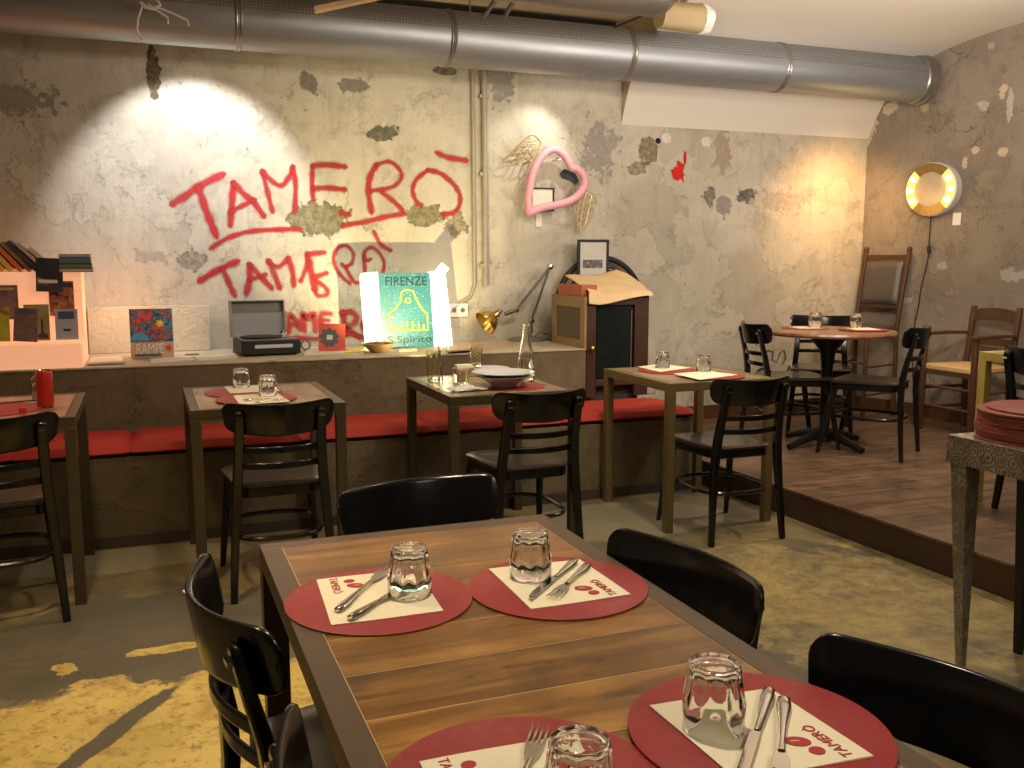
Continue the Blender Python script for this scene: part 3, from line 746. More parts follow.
make_table('metal-framed table with the red can, left edge of the photo, its top lit pink', -.90, -.272, 3.91, 4.62, 'khaki', 'pinklit_top', TG)
make_table('metal-framed table with two glasses and stacked placemats, below the record player', .145, .770, 3.895, 4.62, 'khaki', 'smalltop', TG)
make_table('metal-framed table carrying plates, cut glasses and a bottle, below the lit sign', 1.225, 1.85, 3.87, 4.62, 'khaki', 'smalltop', TG)
make_table('olive metal-framed table with two placemats, in front of the dark cabinet', 2.345, 2.97, 3.905, 4.60, 'olive', 'smalltop', TG)
FG = make_table('big varnished plank table with brown steel edge in the foreground', .200, .857, .30, 1.985, 'frame', 'plank', None, lw=.05, border=.042, planks='x', name='plank_table')
make_table('small yellow-legged table on the platform, right edge of the photo', 3.80, 4.45, 2.76, 3.42, 'yellow', 'smalltop', TG)
for o in COL.objects:
    if o.get('label', '').startswith('small yellow'): o.location.z = .15
# round pedestal table
t = thing('round_table', 'round brown pedestal table on the platform near the corner', 'table', (4.05, 4.81, .15))
obj('tabletop', MB().lathe([(.38, .722), (.405, .726), (.41, .738), (.405, .75), (0, .75)], 64), 'roundtop', t)
obj('underplate', MB().lathe([(.0, .70), (.16, .702), (.17, .722), (0, .722)], 32), 'iron', t)
obj('column', MB().lathe([(.05, .03), (.045, .09), (.03, .12), (.034, .2), (.036, .5), (.05, .62), (.12, .705)], 24), 'iron', t)
for k in range(4):
    a = D(8 + 90 * k); d = Vector((math.cos(a), math.sin(a), 0))
    obj('foot', MB().tube([d * .03 + Vector((0, 0, .085)), d * .15 + Vector((0, 0, .065)), d * .26 + Vector((0, 0, .035)), d * .31 + Vector((0, 0, .022))], [.034, .028, .022, .021], 10), 'iron', t)
# silver side table with tapered legs
sa = .19; t = thing('side_table', 'small swirl-brushed metal side table with tapered legs, right edge', 'table', (2.43 + sa, 2.29 - sa, 0))
obj('tabletop', MB().box(-sa, sa, -sa, sa, .772, .78), 'swirl', t, bevel=.001)
mb = MB()
for (p, q, r_, s_) in ((-sa, sa, -sa, -sa + .006), (-sa, sa, sa - .006, sa), (-sa, -sa + .006, -sa + .006, sa - .006), (sa - .006, sa, -sa + .006, sa - .006)): mb.box(p, q, r_, s_, .69, .772)
obj('apron', mb, 'swirl', t)
for sx in (-1, 1):
    for sy in (-1, 1):
        o = sa - .001; w = .068; w2 = .024
        vs = []
        for (z, ww) in ((0, w2), (.45, .05), (.771, w)):
            c = o - .004
            e = (w - ww) * .95
            vs += [(sx * (c - e), sy * (c - e), z), (sx * (c - e - ww), sy * (c - e), z), (sx * (c - e - ww), sy * (c - e - ww), z), (sx * (c - e), sy * (c - e - ww), z)]
        fs = [(0, 1, 2, 3), (8, 9, 10, 11)] + [(4 * r + k, 4 * r + (k + 1) % 4, 4 * r + 4 + (k + 1) % 4, 4 * r + 4 + k) for r in range(2) for k in range(4)]
        m = MB(); m.add(vs, fs); obj('leg', m, 'swirl' if sx < 0 else 'iron', t, bevel=.002)

# ------------------------------------------------------------------ placemats, napkins, glasses, cutlery
def placemat(x, y, z, label, r=.165, group=None, th=.004):
    mb = MB().lathe([(r - .002, 0), (r, .001), (r, th - .001), (r - .002, th), (0, th)], 72)
    mb.mi = [0] * len(mb.f); nb = 72
    me = mb.mesh('placemat', ['mat', 'matside'])
    for p in me.polygons:
        if p.center.z < th * .9 and abs(p.normal.z) < .5: p.material_index = 1
    return tag(obj('placemat', me, None, loc=(x, y, z)), label, 'placemat', group)
def tumbler_mesh(h=.088, r=.0405):
    # upside-down faceted tumbler: base on top
    s = r / .041; k = h / .092
    o = [(.0385, 0), (.0395, .001), (.0402, .030), (.0410, .036), (.0415, .041), (.0405, .045), (.0385, .056), (.0365, .068), (.0350, .078), (.0342, .085), (.0330, .090), (.0310, .092), (.024, .0905), (0, .0895)]
    i = [(0, .0855), (.024, .085), (.0295, .082), (.0325, .07), (.0365, .045), (.0375, .003), (.0385, 0)]
    prof = i + o[1:]
    prof = [(a * s, b * k) for a, b in prof]
    m = len(i)
    def fl(j, th):
        z = prof[j][1] / k
        if j >= m - 1 and .034 < z < .0885:
            w = min(1, (z - .034) / .006) * (1 if z < .082 else .5); return 1 - .10 * w * (1 - abs(math.cos(5 * th)) ** 1.0) 
        return 1
    return MB().lathe(prof, 72, fl=fl)
GM = tumbler_mesh().mesh('tumbler', 'glass', 60)
def tumbler(x, y, z, label, rz=0, group='upturned faceted tumblers', sc=1):
    o = obj('tumbler', GM, None, loc=(x, y, z), rotz=rz); o.scale = (sc, sc, sc); return tag(o, label, 'glass', group)
def napkin(c4, z, label, logo=True, corner=0, group='cream paper napkins', lift=.0012, flip=False):
    """c4: world xy corners"""
    c = sum((Vector((p[0], p[1], 0)) for p in c4), Vector()) / 4
    t = thing('napkin', label, 'napkin', (c.x, c.y, z), 0, group)
    P = [Vector((p[0], p[1], 0)) - Vector((c.x, c.y, 0)) for p in c4]
    mb = MB()
    def fn(u, v, dz):
        p = P[0].lerp(P[1], u).lerp(P[3].lerp(P[2], u), v)
        p.z = dz + .0006 * math.sin(u * 5 + v * 3) * 1 + .0006
        return p
    n = 10
    top = [fn(i / n, j / n, lift) for i in range(n + 1) for j in range(n + 1)]; bot = [Vector((p.x, p.y, .0002)) for p in top]
    k = n + 1; fs = [(i * k + j, (i + 1) * k + j, (i + 1) * k + j + 1, i * k + j + 1) for i in range(n) for j in range(n)]
    N = k * k; fs += [tuple(N + q for q in reversed(f)) for f in fs]
    ring = [i * k for i in range(k)] + [n * k + j for j in range(1, k)] + [i * k + n for i in range(n - 1, -1, -1)] + [j for j in range(n - 1, 0, -1)]
    fs += [(ring[i], ring[(i + 1) % len(ring)], N + ring[(i + 1) % len(ring)], N + ring[i]) for i in range(len(ring))]
    mb.add(top + bot, fs); obj('sheet', mb, 'whitepaper', t)
    if logo:
        p0 = P[corner]; ex = (P[(corner + 1) % 4] - p0); ey = (P[(corner - 1) % 4] - p0)
        if flip: ex, ey = ey, ex
        L = ex.length; ex.normalize(); ey.normalize()
        zz = lift + .0016
        def at(a, b): q = p0 + ex * a * L + ey * b * L; return Vector((q.x, q.y, zz))
        mb = MB()
        for (a, b, rx, ry, an) in ((.34, .30, .085, .062, .4), (.30, .16, .055, .05, -.4)):
            q = at(a, b); 
            pts = [(q.x + ex.x * L * (rx * math.cos(th) * math.cos(an) - ry * math.sin(th) * math.sin(an)) + ey.x * L * (rx * math.cos(th) * math.sin(an) + ry * math.sin(th) * math.cos(an)),
                    q.y + ex.y * L * (rx * math.cos(th) * math.cos(an) - ry * math.sin(th) * math.sin(an)) + ey.y * L * (rx * math.cos(th) * math.sin(an) + ry * math.sin(th) * math.cos(an))) for th in [2 * PI * i / 24 for i in range(24)]]
            mb.prism(pts, zz - .0009, zz)
        obj('printed_emblem', mb, 'redprint', t, smooth=0)
        # pale highlight strokes
        mb = MB()
        for (a, b) in ((.36, .30),):
            q = at(a, b); mb.tube([q - ex * L * .03 + Vector((0, 0, .0003)), q + ex * L * .03 + ey * L * .01 + Vector((0, 0, .0003))], .0007, 6)
        obj('emblem_detail', mb, 'whitepaper', t)
        vs, fs = text_mb('TAMERÒ', L * .112, .0004)
        mb = MB(); q = at(.15, .25)
        d = ey.copy()
        nrm = ex.copy()
        mb.add([(q.x + d.x * x + nrm.x * y, q.y + d.y * x + nrm.y * y, zz + z_) for x, y, z_ in vs], fs)
        obj('printed_name', mb, 'redprint', t, smooth=0)
    return t
def knife(a, b, z, label, group='steel table knives'):
    """a handle end, b blade tip"""
    a = Vector((a[0], a[1], 0)); b = Vector((b[0], b[1], 0)); d = b - a; L = d.length
    t = thing('table_knife', label, 'knife', (a.x, a.y, z), math.atan2(d.y, d.x), group); h = L * .46
    obj('handle', MB().tube([(0, 0, .005), (.006, 0, .005), (.03, 0, .005), (h * .6, 0, .0048), (h - .004, 0, .0045), (h, 0, .0045)], [.004, .0082, .0088, .0068, .0052, .0045], 14, flat=.5, up=(0, 0, 1)), 'chrome', t)
    mb = MB(); o = [(h - .002, -.005), (h + .01, -.0085), (h + (L - h) * .7, -.0095), (L - .012, -.006), (L, .003), (L - .01, .0055), (h + .01, .0055), (h - .002, .004)]
    mb.prism(o, .0036, .0052); obj('blade', mb, 'chrome', t, bevel=.0006)
    return t
def fork(a, b, z, label, group='steel table forks'):
    a = Vector((a[0], a[1], 0)); b = Vector((b[0], b[1], 0)); d = b - a; L = d.length
    t = thing('table_fork', label, 'fork', (a.x, a.y, z), math.atan2(d.y, d.x), group); h = L * .62
    obj('handle', MB().tube([(0, 0, .004), (.006, 0, .0042), (.03, 0, .0045), (h * .55, 0, .0065), (h * .85, 0, .0075), (h, 0, .006)], [.004, .0085, .0095, .0048, .0032, .0045], 14, flat=.4, up=(0, 0, 1)), 'chrome', t)
    mb = MB(); e = h + (L - h) * .45
    mb.prism([(h - .004, -.003), (h + .012, -.009), (e, -.0118), (e, .0118), (h + .012, .009), (h - .004, .003)], .0035, .0053)
    for k in range(4):
        y = -.0102 + k * .0068
        mb.bar([(e - .002, y, .0044), (e + (L - e) * .6, y, .0035), (L, y, .0065)], [.0034, .003, .0014], .0018, (0, 0, 1))
    obj('tines', mb, 'chrome', t, bevel=.0004)
    return t
T0 = .75; TM = .7542
def xy(p): return (p.x, p.y)
def g4(*px, z=TM):
    return [xy(atz(x, y, z)) for x, y in px]
PG = 'round red placemats'
placemat(.362, 1.572, T0, 'round red placemat on the plank table, far left of its four settings', group=PG)
placemat(.684, 1.516, T0, 'round red placemat on the plank table, far right of its four settings', group=PG)
placemat(.375, .925, T0, 'round red placemat on the plank table, near left, cut by the lower frame edge', group=PG)
placemat(.700, .930, T0 + .0042, 'round red placemat on the plank table, near right with knife and fork side by side', group=PG)
n1 = g4((316.4, 580.5), (331.2, 625.9), (443.4, 611.8)); v = Vector(n1[0]) + Vector(n1[2]) - Vector(n1[1])
napkin([n1[0], (v.x, v.y), n1[2], n1[1]], TM, 'cream napkin printed TAMERÒ on the far left placemat of the plank table', corner=0)
n2 = g4((488.6, 569.5), (580, 560), (630.8, 595.3), (530.8, 609.8))
napkin(n2, TM, 'cream napkin printed TAMERÒ on the far right placemat of the plank table', corner=2)
a = Vector(atz(649, 709.4, TM).xy); b = Vector(atz(770, 691.6, TM).xy); e = (b - a); n_ = Vector((e.y, -e.x)); L3 = e.length
r3 = Vector(atz(860, 751.7, TM).xy) - b; r3 = r3.normalized() * .195; 
napkin([xy(a.to_3d()), xy(b.to_3d()), tuple(b + r3), tuple(a + r3)], TM + .0042, 'cream napkin printed TAMERÒ on the near right placemat of the plank table', corner=2)
a = Vector(atz(419.3, 762.7, TM).xy); b = Vector(atz(556, 737.6, TM).xy); e = b - a; n_ = Vector((e.y, -e.x))
napkin([tuple(a), tuple(b), tuple(b + n_), tuple(a + n_)], TM, 'cream napkin printed TAMERÒ on the near left placemat of the plank table', corner=0)
TZ = TM + .0026
q = atz(410, 594, TZ); tumbler(q.x, q.y, TZ, 'upturned tumbler over the cutlery on the far left placemat of the plank table')
q = atz(530.5, 577, TZ); tumbler(q.x, q.y, TZ, 'upturned tumbler on the far right placemat of the plank table', .2)
q = atz(713, 731, TZ); tumbler(q.x, q.y, TZ + .0042, 'upturned tumbler on the near right placemat of the plank table', .4)
q = atz(579, 815, TZ); tumbler(q.x, q.y, TZ, 'upturned tumbler on the near left placemat, at the lower frame edge', .1)
fork(xy(atz(337, 613, TZ)), xy(atz(392, 566, TZ)), TZ, 'steel fork with tines pointing away, far left setting of the plank table')
knife(xy(atz(349, 621, TZ)), xy(atz(412, 583, TZ)), TZ, 'steel knife reaching under the glass, far left setting of the plank table')
knife(xy(atz(575.5, 562, TZ)), xy(atz(529, 601.5, TZ)), TZ, 'steel knife with blade towards us, far right setting of the plank table')
fork(xy(atz(588, 566, TZ)), xy(atz(552, 600, TZ)), TZ, 'steel fork with tines towards us, far right setting of the plank table')
knife(xy(atz(769.5, 694, TZ)), xy(atz(738, 800, TZ)), TZ + .0042, 'steel knife beside the fork, near right setting of the plank table')
fork(xy(atz(784, 702, TZ)), xy(atz(779, 800, TZ)), TZ + .0042, 'steel fork beside the knife, near right setting of the plank table')
fork(xy(atz(506, 830, TZ)), xy(atz(541, 729, TZ)), TZ, 'steel fork with tines up, near left setting at the lower frame edge')

# second wall table
def at2(x, y, z=.755): return atz(x, y, z)
q = at2(236, 391); placemat(.395, 4.36, T0, 'red placemat on the second wall table, the farther of two', .17, PG)
placemat(.425, 4.10, T0 + .0, 'red placemat on the second wall table, the nearer of two', .17, PG).location = (.425, 4.10, T0 + .0045)
def small_napkin(px, z, label, logo=False):
    p = [xy(atz(x, y, z)) for x, y in px]
    if len(p) == 3: v = Vector(p[0]) + Vector(p[2]) - Vector(p[1]); p.append((v.x, v.y))
    return napkin(p, z, label, logo)
small_napkin([(224, 387), (272, 385), (280, 391), (230, 393.5)], T0 + .0045, 'small cream napkin on the farther placemat of the second wall table')
small_napkin([(233, 396), (277, 393), (290, 402), (240, 405)], T0 + .009, 'small cream napkin on the nearer placemat of the second wall table')
q = atz(241.5, 387, .758); tumbler(q.x, q.y, .758, 'upturned tumbler on the second wall table, the left one')
q = atz(268, 395, .762); tumbler(q.x, q.y, .762, 'upturned tumbler on the second wall table, the right one')
a, b = atz(244, 401, .762), atz(275, 397, .762); knife(xy(a), xy(b), .7625, 'steel knife on the second wall table')
a, b = atz(255, 403, .762), atz(284, 399.5, .762); fork(xy(a), xy(b), .7625, 'steel fork on the second wall table')
# olive table
q = atz(664, 369, .754); placemat(q.x - .0, q.y - .05, T0, 'red placemat on the olive table, the left and farther one', .165, PG)
q2 = atz(709, 375, .754); placemat(q2.x + .0, q2.y - .03, T0 + (.0045), 'red placemat on the olive table, the right and nearer one', .165, PG)
small_napkin([(637, 367), (660, 372), (690, 368), (664, 364)], T0 + .0045, 'cream napkin on the left placemat of the olive table')
small_napkin([(673, 374), (700, 380), (738, 375), (708, 371)], T0 + .009, 'cream napkin on the right placemat of the olive table')
q = atz(662.5, 367.5, .758); tumbler(q.x, q.y, .7585, 'upturned tumbler on the olive table, left one')
q = atz(703.5, 371, .762); tumbler(q.x, q.y, .763, 'upturned tumbler on the olive table, right one')
# round table settings
for i, (x, y, l) in enumerate(((4.02, 5.0, 'left'), (4.24, 4.72, 'right'))):
    placemat(x, y, .90 + i * .0045, 'red placemat on the round platform table, the %s one' % l, .15, PG)
    mbx = [(x - .1, y - .06), (x + .06, y - .1), (x + .1, y + .06), (x - .06, y + .1)]
    napkin(mbx, .9045 + i * .0045, 'cream napkin on the %s placemat of the round table' % l, False)
q = atz(815, 327, .908); tumbler(q.x, q.y, .908, 'upturned tumbler on the round table, left one', sc=1.1)
q = atz(856, 327, .912); tumbler(q.x, q.y, .912, 'upturned tumbler on the round table, right one', sc=1.0)

# stacked placemats on the silver table
cx, cy = 2.625, 2.13; z = .78; NS = 15
for i in range(NS):
    dx, dy = random.uniform(-.006, .006), random.uniform(-.006, .006)
    if i == NS - 1: dx, dy = .03, -.01
    lab = 'red placemat in the stack on the metal side table, ' + ('topmost of the stack' if i == NS - 1 else 'bottom of the stack' if i == 0 else 'between top and bottom')
    if i == 0: pm0 = placemat(cx + dx, cy + dy, z, lab, .172, 'placemats stacked on the side table', .0066)
    else:
        c = pm0.copy(); COL.objects.link(c); c.location = (cx + dx, cy + dy, z); c.rotation_euler = (0, 0, i * 1.3); c['label'] = lab
    z += .0067

# ------------------------------------------------------------------ left table items
q = atz(46, 409, .755)
placemat(-.60, 4.2, T0, 'red placemat on the table with the red can', .19, PG)
def P3(q): return (q.x, q.y, q.z)
q = atz(46, 407, T0); t = thing('drink_can', 'tall red drink can standing on the left table', 'can', (q.x, q.y, T0))
obj('can_body', MB().lathe([(.026, 0), (.031, .006), (.032, .01), (.032, .138), (.031, .142), (.028, .149)], 32), 'ceramicred', t)
obj('can_lid', MB().lathe([(.028, .148), (.0295, .153), (.027, .153), (.025, .148), (0, .148)], 32), 'chrome', t)
q = atz(38, 401, T0); t = thing('salt_shaker', 'small glass shaker with white contents just left of the red can', 'shaker', (q.x, q.y, T0))
obj('shaker_body', MB().lathe([(0, 0), (.02, 0), (.022, .01), (.017, .05), (.019, .075), (.016, .08), (0, .08)], 24), 'glass', t)
obj('shaker_cap', MB().lathe([(.019, .08), (.019, .098), (.012, .107), (0, .108)], 24), 'chrome', t)
obj('salt', MB().lathe([(0, .004), (.0165, .004), (.0145, .04), (0, .042)], 24), 'paper', t)
q = atz(23, 414, T0 + .004); tag(obj('red_cube', MB().box(-.012, .012, -.012, .012, 0, .026), 'ceramicred', loc=(q.x, q.y, T0 + .004), bevel=.002), 'tiny dark red cube box on the left table', 'box')
a = atz(-10, 404, T0 + .006); b = atz(38, 400, T0 + .006)
tag(obj('drinking_straw', MB().tube([a, b], .003, 8), 'black'), 'thin dark straw lying on the left table beside the shaker', 'straw')
# plates and glasses on third table
def plate(q, r, label, deep=.02, z0=T0):
    t = thing('plate', label, 'plate', (q.x, q.y, z0), 0, 'white ceramic plates')
    obj('plate_body', MB().lathe([(0, .0), (r * .52, 0), (r * .56, .004), (r * .97, deep), (r, deep + .003), (r * .985, deep + .005), (r * .93, deep + .002), (r * .55, .008), (0, .008)], 56), 'ceramic', t)
    return t
q = atz(487, 372, T0); plate(q, .125, 'white plate at the back of the table with the bottle', .018)
placemat(1.60, 4.10, T0, 'red placemat under the deep bowl on the table with the bottle', .16, PG)
q = Vector((1.56, 4.10, 0)); 
for i in range(2):
    r = .118 - .0 * i
    t = thing('bowl', 'white deep bowl, %s of the two stacked beside the bottle' % ('lower' if i == 0 else 'upper'), 'bowl', (q.x, q.y, T0 + .0042 + i * .014))
    obj('bowl_body', MB().lathe([(0, 0), (.055, 0), (.062, .006), (.085, .028), (r, .046), (r + .03, .052), (r + .031, .055), (r, .051), (.083, .034), (.058, .009), (0, .008)], 56), 'ceramic', t)
    obj('glazed_rim', MB().tube([((r + .0305) * math.cos(2 * PI * k / 56), (r + .0305) * math.sin(2 * PI * k / 56), .0535) for k in range(56)], .0016, 6, closed=True), 'ceramic_rim', t)
def cut_glass(q, h, r, label):
    n = 48
    def fl(j, th):
        z = j * .35
        return 1 + (.05 * math.cos(8 * th + (j % 2) * PI) if 2 < j < 12 else 0)
    o = [(r * .8, 0), (r * .86, .003)] + [(r * (.86 + .12 * k / 10), .006 + (h * .8) * k / 10) for k in range(11)] + [(r, h), (r * .95, h)]
    i = [(r * .9, h * .7), (r * .78, .014), (0, .012)]
    return tag(obj('cut_glass', MB().lathe([(0, 0)] + o + i, n, fl=fl), 'cutglass', loc=(q.x, q.y, T0), smooth=25), label, 'glass')
q = atz(434, 381, T0); cut_glass(q, .155, .036, 'tall cut-crystal glass at the left edge of the table with the plates')
tag(obj('cocktail_stick', MB().tube([Vector((q.x + .045, q.y, T0)), Vector((q.x + .028, q.y + .02, T0 + .20))], .0028, 8), 'darkwood'), 'thin dark red stick standing by the tall cut-crystal glass', 'stick')
q = atz(477, 371, T0 + .0); cut_glass(Vector((q.x, q.y + .02, 0)), .12, .036, 'second cut-crystal glass, behind the bowls on the same table').location.z = T0 + .026
q = atz(461, 383.5, T0); tag(obj('water_glass', MB().lathe([(0, 0), (.034, 0), (.036, .003), (.039, .075), (.036, .075), (.033, .01), (0, .009)], 36), 'glass', loc=(q.x, q.y, T0)), 'low clear water glass between the crumpled napkin and the tall crystal glass', 'glass')
# napkin holder
q = atz(449, 371, T0); t = thing('napkin_holder', 'pale yellow open box of napkins behind the water glass', 'box', (q.x, min(q.y, 4.55), T0))
obj('holder_box', MB().box(-.05, .05, -.03, .03, 0, .045), 'oak', t, bevel=.003); obj('napkin_pack', MB().box(-.043, .043, -.024, .024, .03, .062), 'whitepaper', t, bevel=.004)
# crumpled napkin
q = atz(469, 391, T0); random.seed(5)
rr = [[random.uniform(-1, 1) for _ in range(12)] for _ in range(12)]
def crump(u, v):
    i, j = int(u * 9.99), int(v * 9.99); a = (u - .5) * .17; b = (v - .5) * .1
    return (a + rr[i][j] * .006, b + rr[j][i] * .006, .006 + max(0, .022 * math.exp(-((u - .45) ** 2) * 12) * math.sin(v * PI) + rr[i][j] * .006))
tag(obj('crumpled_napkin', MB().grid(crump, 10, 8), 'paper', loc=(q.x, q.y + .02, T0), rotz=.1, solid=.0015), 'crumpled white napkin at the front edge of the table with the bowls', 'napkin')
# bottle
q = atz(526, 382, T0); t = thing('water_bottle', 'tall conical clear glass bottle on the table with the plates', 'bottle', (q.x, q.y, T0))
obj('bottle_glass', MB().lathe([(0, 0), (.036, 0), (.040, .004), (.041, .06), (.038, .12), (.024, .20), (.0145, .27), (.014, .275), (.0155, .277), (.0155, .285), (.0115, .285), (.011, .27), (.020, .2), (.034, .12), (.037, .06), (.036, .012), (0, .01)], 40), 'glass', t)
obj('water', MB().lathe([(0, .0125), (.0352, .0145), (.0362, .06), (.0336, .118), (0, .118)], 40), 'glass', t)
a = atz(500, 388, T0 + .006); b = atz(528, 379, T0 + .006)

# ------------------------------------------------------------------ bench cushions
def cushion(x0, x1, label):
    mb = MB(); w, d = (x1 - x0) / 2, .27
    def f(u, v):
        X = (u - .5) * 2; Y = (v - .5) * 2
        k = (1 - abs(X) ** 7) * (1 - abs(Y) ** 7)
        return (w * X, d * Y, .022 + .034 * max(0, k) ** .4 + .0025 * math.sin(X * 9) * math.sin(Y * 4))
    def f2(u, v):
        p = f(1 - u, v); return (p[0], p[1], .022 - (p[2] - .022) * .65)
    mb.grid(f, 28, 14); mb.grid(f2, 28, 14)
    t = thing('bench_cushion', label, 'cushion', ((x0 + x1) / 2, 4.92, .43), 0, 'red bench cushions')
    o = obj('cushion_pad', mb, 'cushion', t, smooth=60)
    pts = [(w * .985 * a, d * .985 * b, .022) for a, b in ((-1, -1), (1, -1), (1, 1), (-1, 1))]
    ol = rrect(w, w, -d, d, .03, 4)
    obj('piping', MB().tube([(x, y, .022) for x, y in ol], .0035, 6, closed=True, up=(0, 0, 1)), 'cushion', t)
edges = []
x130 = atz(130, 455, .46).x; x440 = atz(440, 432, .46).x
w = .66
names = ['partly outside the left edge', 'behind the table with the can', 'left of the second wall table legs', 'behind the second wall table', 'between the second and third wall tables', 'behind the table with plates', 'right of the table with plates', 'at the right end behind the olive table']
xs = [-1.85, -1.15, -.62, atz(130, 455, .46).x, .62, atz(440, 432, .46).x, 2.13, 3.01]
xs[2] = -.60; xs[4] = .72
for i in range(7):
    cushion(xs[i] + .003, xs[i + 1] - .003, 'red fabric bench cushion ' + ['past the left edge of the photo', 'behind the table with the can', 'just right of the table with the can', 'behind the second wall table', 'between the second and third wall tables', 'under and behind the table with the plates', 'at the right end of the bench, bright orange-lit'][i])

# ------------------------------------------------------------------ display shelf on the ledge, left
bx1 = aty(86, 300, 5.32).x
t = thing('display_shelf', 'backlit peach display box with booklets, on the left of the ledge', 'shelf', (bx1 - .775, 5.36, .80))
obj('back_panel', MB().box(-.75, .75, .10, .34, 0, .482), 'shelf_lit', t, bevel=.004)
obj('step', MB().box(-.75, .75, -.14, .10, 0, .125), 'shelf_lit', t, bevel=.004)
def booklet(px, Y, cols, label, lean=.12, tilt=0, seed=1, th=.006, extra=None, sc=9, title=None, gr='booklets on the peach display'):
    """px = (x0,y0,x1,y1) box in the photo measured on plane Y"""
    a = aty(px[0], px[3], Y); b = aty(px[2], px[1], Y); w = (b.x - a.x); h = b.z - a.z
    t = thing('booklet', label, 'booklet', ((a.x + b.x) / 2, Y, a.z), 0, gr)
    t.rotation_euler = (-lean, tilt, 0)
    mt = m_cover('printed cover %d' % seed, cols, sc, seed)
    obj('cover', MB().box(-w / 2, w / 2, 0, th, 0, h), mt, t)
    obj('pages', MB().box(-w / 2 + .002, w / 2 - .002, th * .15, th + .003, .002, h - .002), 'paper', t)
    if extra:
        for (n_, x0, x1, z0, z1, mm) in extra: obj(n_, MB().box(-w / 2 + x0 * w, -w / 2 + x1 * w, -.0012, .0, z0 * h, z1 * h), mm, t)
    if title:
        vs, fs = text_mb(title[0], title[1] * w, .0005); mb = MB(); zc = title[2] * h
        mb.add([(x, -.0018 + z_ * .3, zc + y) for x, y, z_ in vs], fs); obj('cover_title', mb, title[3], t, smooth=0)
    return t
M['tan'] = simple('tan print', (.5, .33, .2), .6, var=.4, nscale=30); M['dkprint'] = simple('dark print', (.05, .045, .05), .5)
M['blueprint'] = simple('slate print', (.08, .09, .14), .5); M['cream'] = simple('cream print', (.75, .7, .58), .6)
YS = 5.445
booklet((-14, 285, 17, 320), YS, [(.05, .035, .04), (.2, .12, .12), (.12, .08, .09)], 'large dark booklet at the far left of the peach display', seed=1, lean=.04, extra=[('title_strip', .1, .9, .85, .93, 'tan')])
booklet((-12, 307, 8, 342), 5.26, [(.32, .34, .02), (.55, .5, .03), (.3, .05, .03)], 'yellow-green booklet at the lower left edge of the display', seed=2)
booklet((36, 258, 61, 292), YS - .02, [(.01, .01, .01), (.03, .025, .03), (.35, .2, .12)], 'dark booklet at the top of the display, overlapping its rim', seed=3, lean=.03, tilt=.04, sc=6, extra=[('title_strip', .0, 1, .0, .2, 'dkprint'), ('photo_strip', .1, .8, .26, .36, 'cream')])
booklet((50, 281, 73, 316), YS, [(.03, .015, .01), (.3, .1, .04), (.6, .35, .22)], 'brown booklet with a crowd picture, right side of the display', seed=4, lean=.03, sc=28, extra=[('title_strip', .05, .95, .82, .95, 'dkprint')])
e = booklet((25, 304, 48, 341), 5.30, [(.28, .26, .08), (.36, .33, .12)], 'olive booklet with a tower silhouette, bottom row of the display', seed=5, lean=.16)
w = .10
obj('tower_print', MB().prism([(.0, .01), (.05, .01), (.047, .03), (.03, .04), (.029, .09), (.024, .13), (.019, .09), (.018, .04), (.002, .03)], -.0014, 0, 'xz'), 'dkprint', e)
booklet((13, 308, 35, 342), 5.25, [(.06, .04, .05), (.18, .1, .09), (.3, .16, .1)], 'dark plum booklet leaning in the bottom row of the display', seed=6, tilt=.08, extra=[('title_strip', .1, .9, .84, .93, 'blueprint')])
booklet((56, 309, 77, 340), 5.26, [(.40, .40, .44), (.47, .47, .5)], 'pale grey leaflet at the right end of the bottom row', seed=7, extra=[('photo_print', .15, .85, .68, .93, 'blueprint'), ('caption_print', .35, .68, .28, .36, 'dkprint')])
# books on top of display shelf
ZB = .80 + .482
def book(name, loc, dims, rot, cols, label, group):
    t = thing('book', label, 'book', loc, 0, group); t.rotation_euler = rot
    w, d, h = dims
    m1 = simple('cover ' + label[:12] + str(loc[0])[:5], cols, .5, var=.15)
    mb = MB().box(-w / 2, -w / 2 + .002, -d / 2, d / 2, 0, h).box(w / 2 - .002, w / 2, -d / 2, d / 2, 0, h).box(-w / 2, w / 2, -d / 2, -d / 2 + .002, 0, h)
    obj('cover', mb, m1, t); obj('pages', MB().box(-w / 2 + .002, w / 2 - .002, -d / 2 + .002, d / 2 - .004, .003, h - .003), 'paper', t)
    return t
cols = [(.8, .15, .05), (.08, .06, .05), (.35, .33, .06), (.85, .5, .08), (.8, .5, .12), (.8, .2, .05), (.28, .18, .08), (.07, .06, .06), (.55, .42, .38), (.6, .55, .45)]
cn = ['orange', 'black', 'olive', 'yellow', 'ochre', 'red-orange', 'brown', 'black-brown', 'pinkish grey', 'beige']
LB = 'books leaning on top of the display'
x = aty(-22, 271, 5.5).x
for i in range(10):
    th = [.024, .028, .03, .026, .03, .026, .022, .026, .022, .02][i]; ln = [.19, .2, .2, .21, .2, .19, .19, .2, .19, .16][i]; a = D(-34 - i * 1.2)
    book('book', (x, 5.56, ZB + .008), (th, .15, ln), (0, a, 0), cols[i], '%s book leaning left on the display box, the %s from the left' % (cn[i], ['first', 'second', 'third', 'fourth', 'fifth', 'sixth', 'seventh', 'eighth', 'ninth', 'last'][i]), LB)
    x += th / math.cos(a) + .006
xa = aty(60, 260, 5.5).x; xb = aty(93, 260, 5.5).x; z = ZB
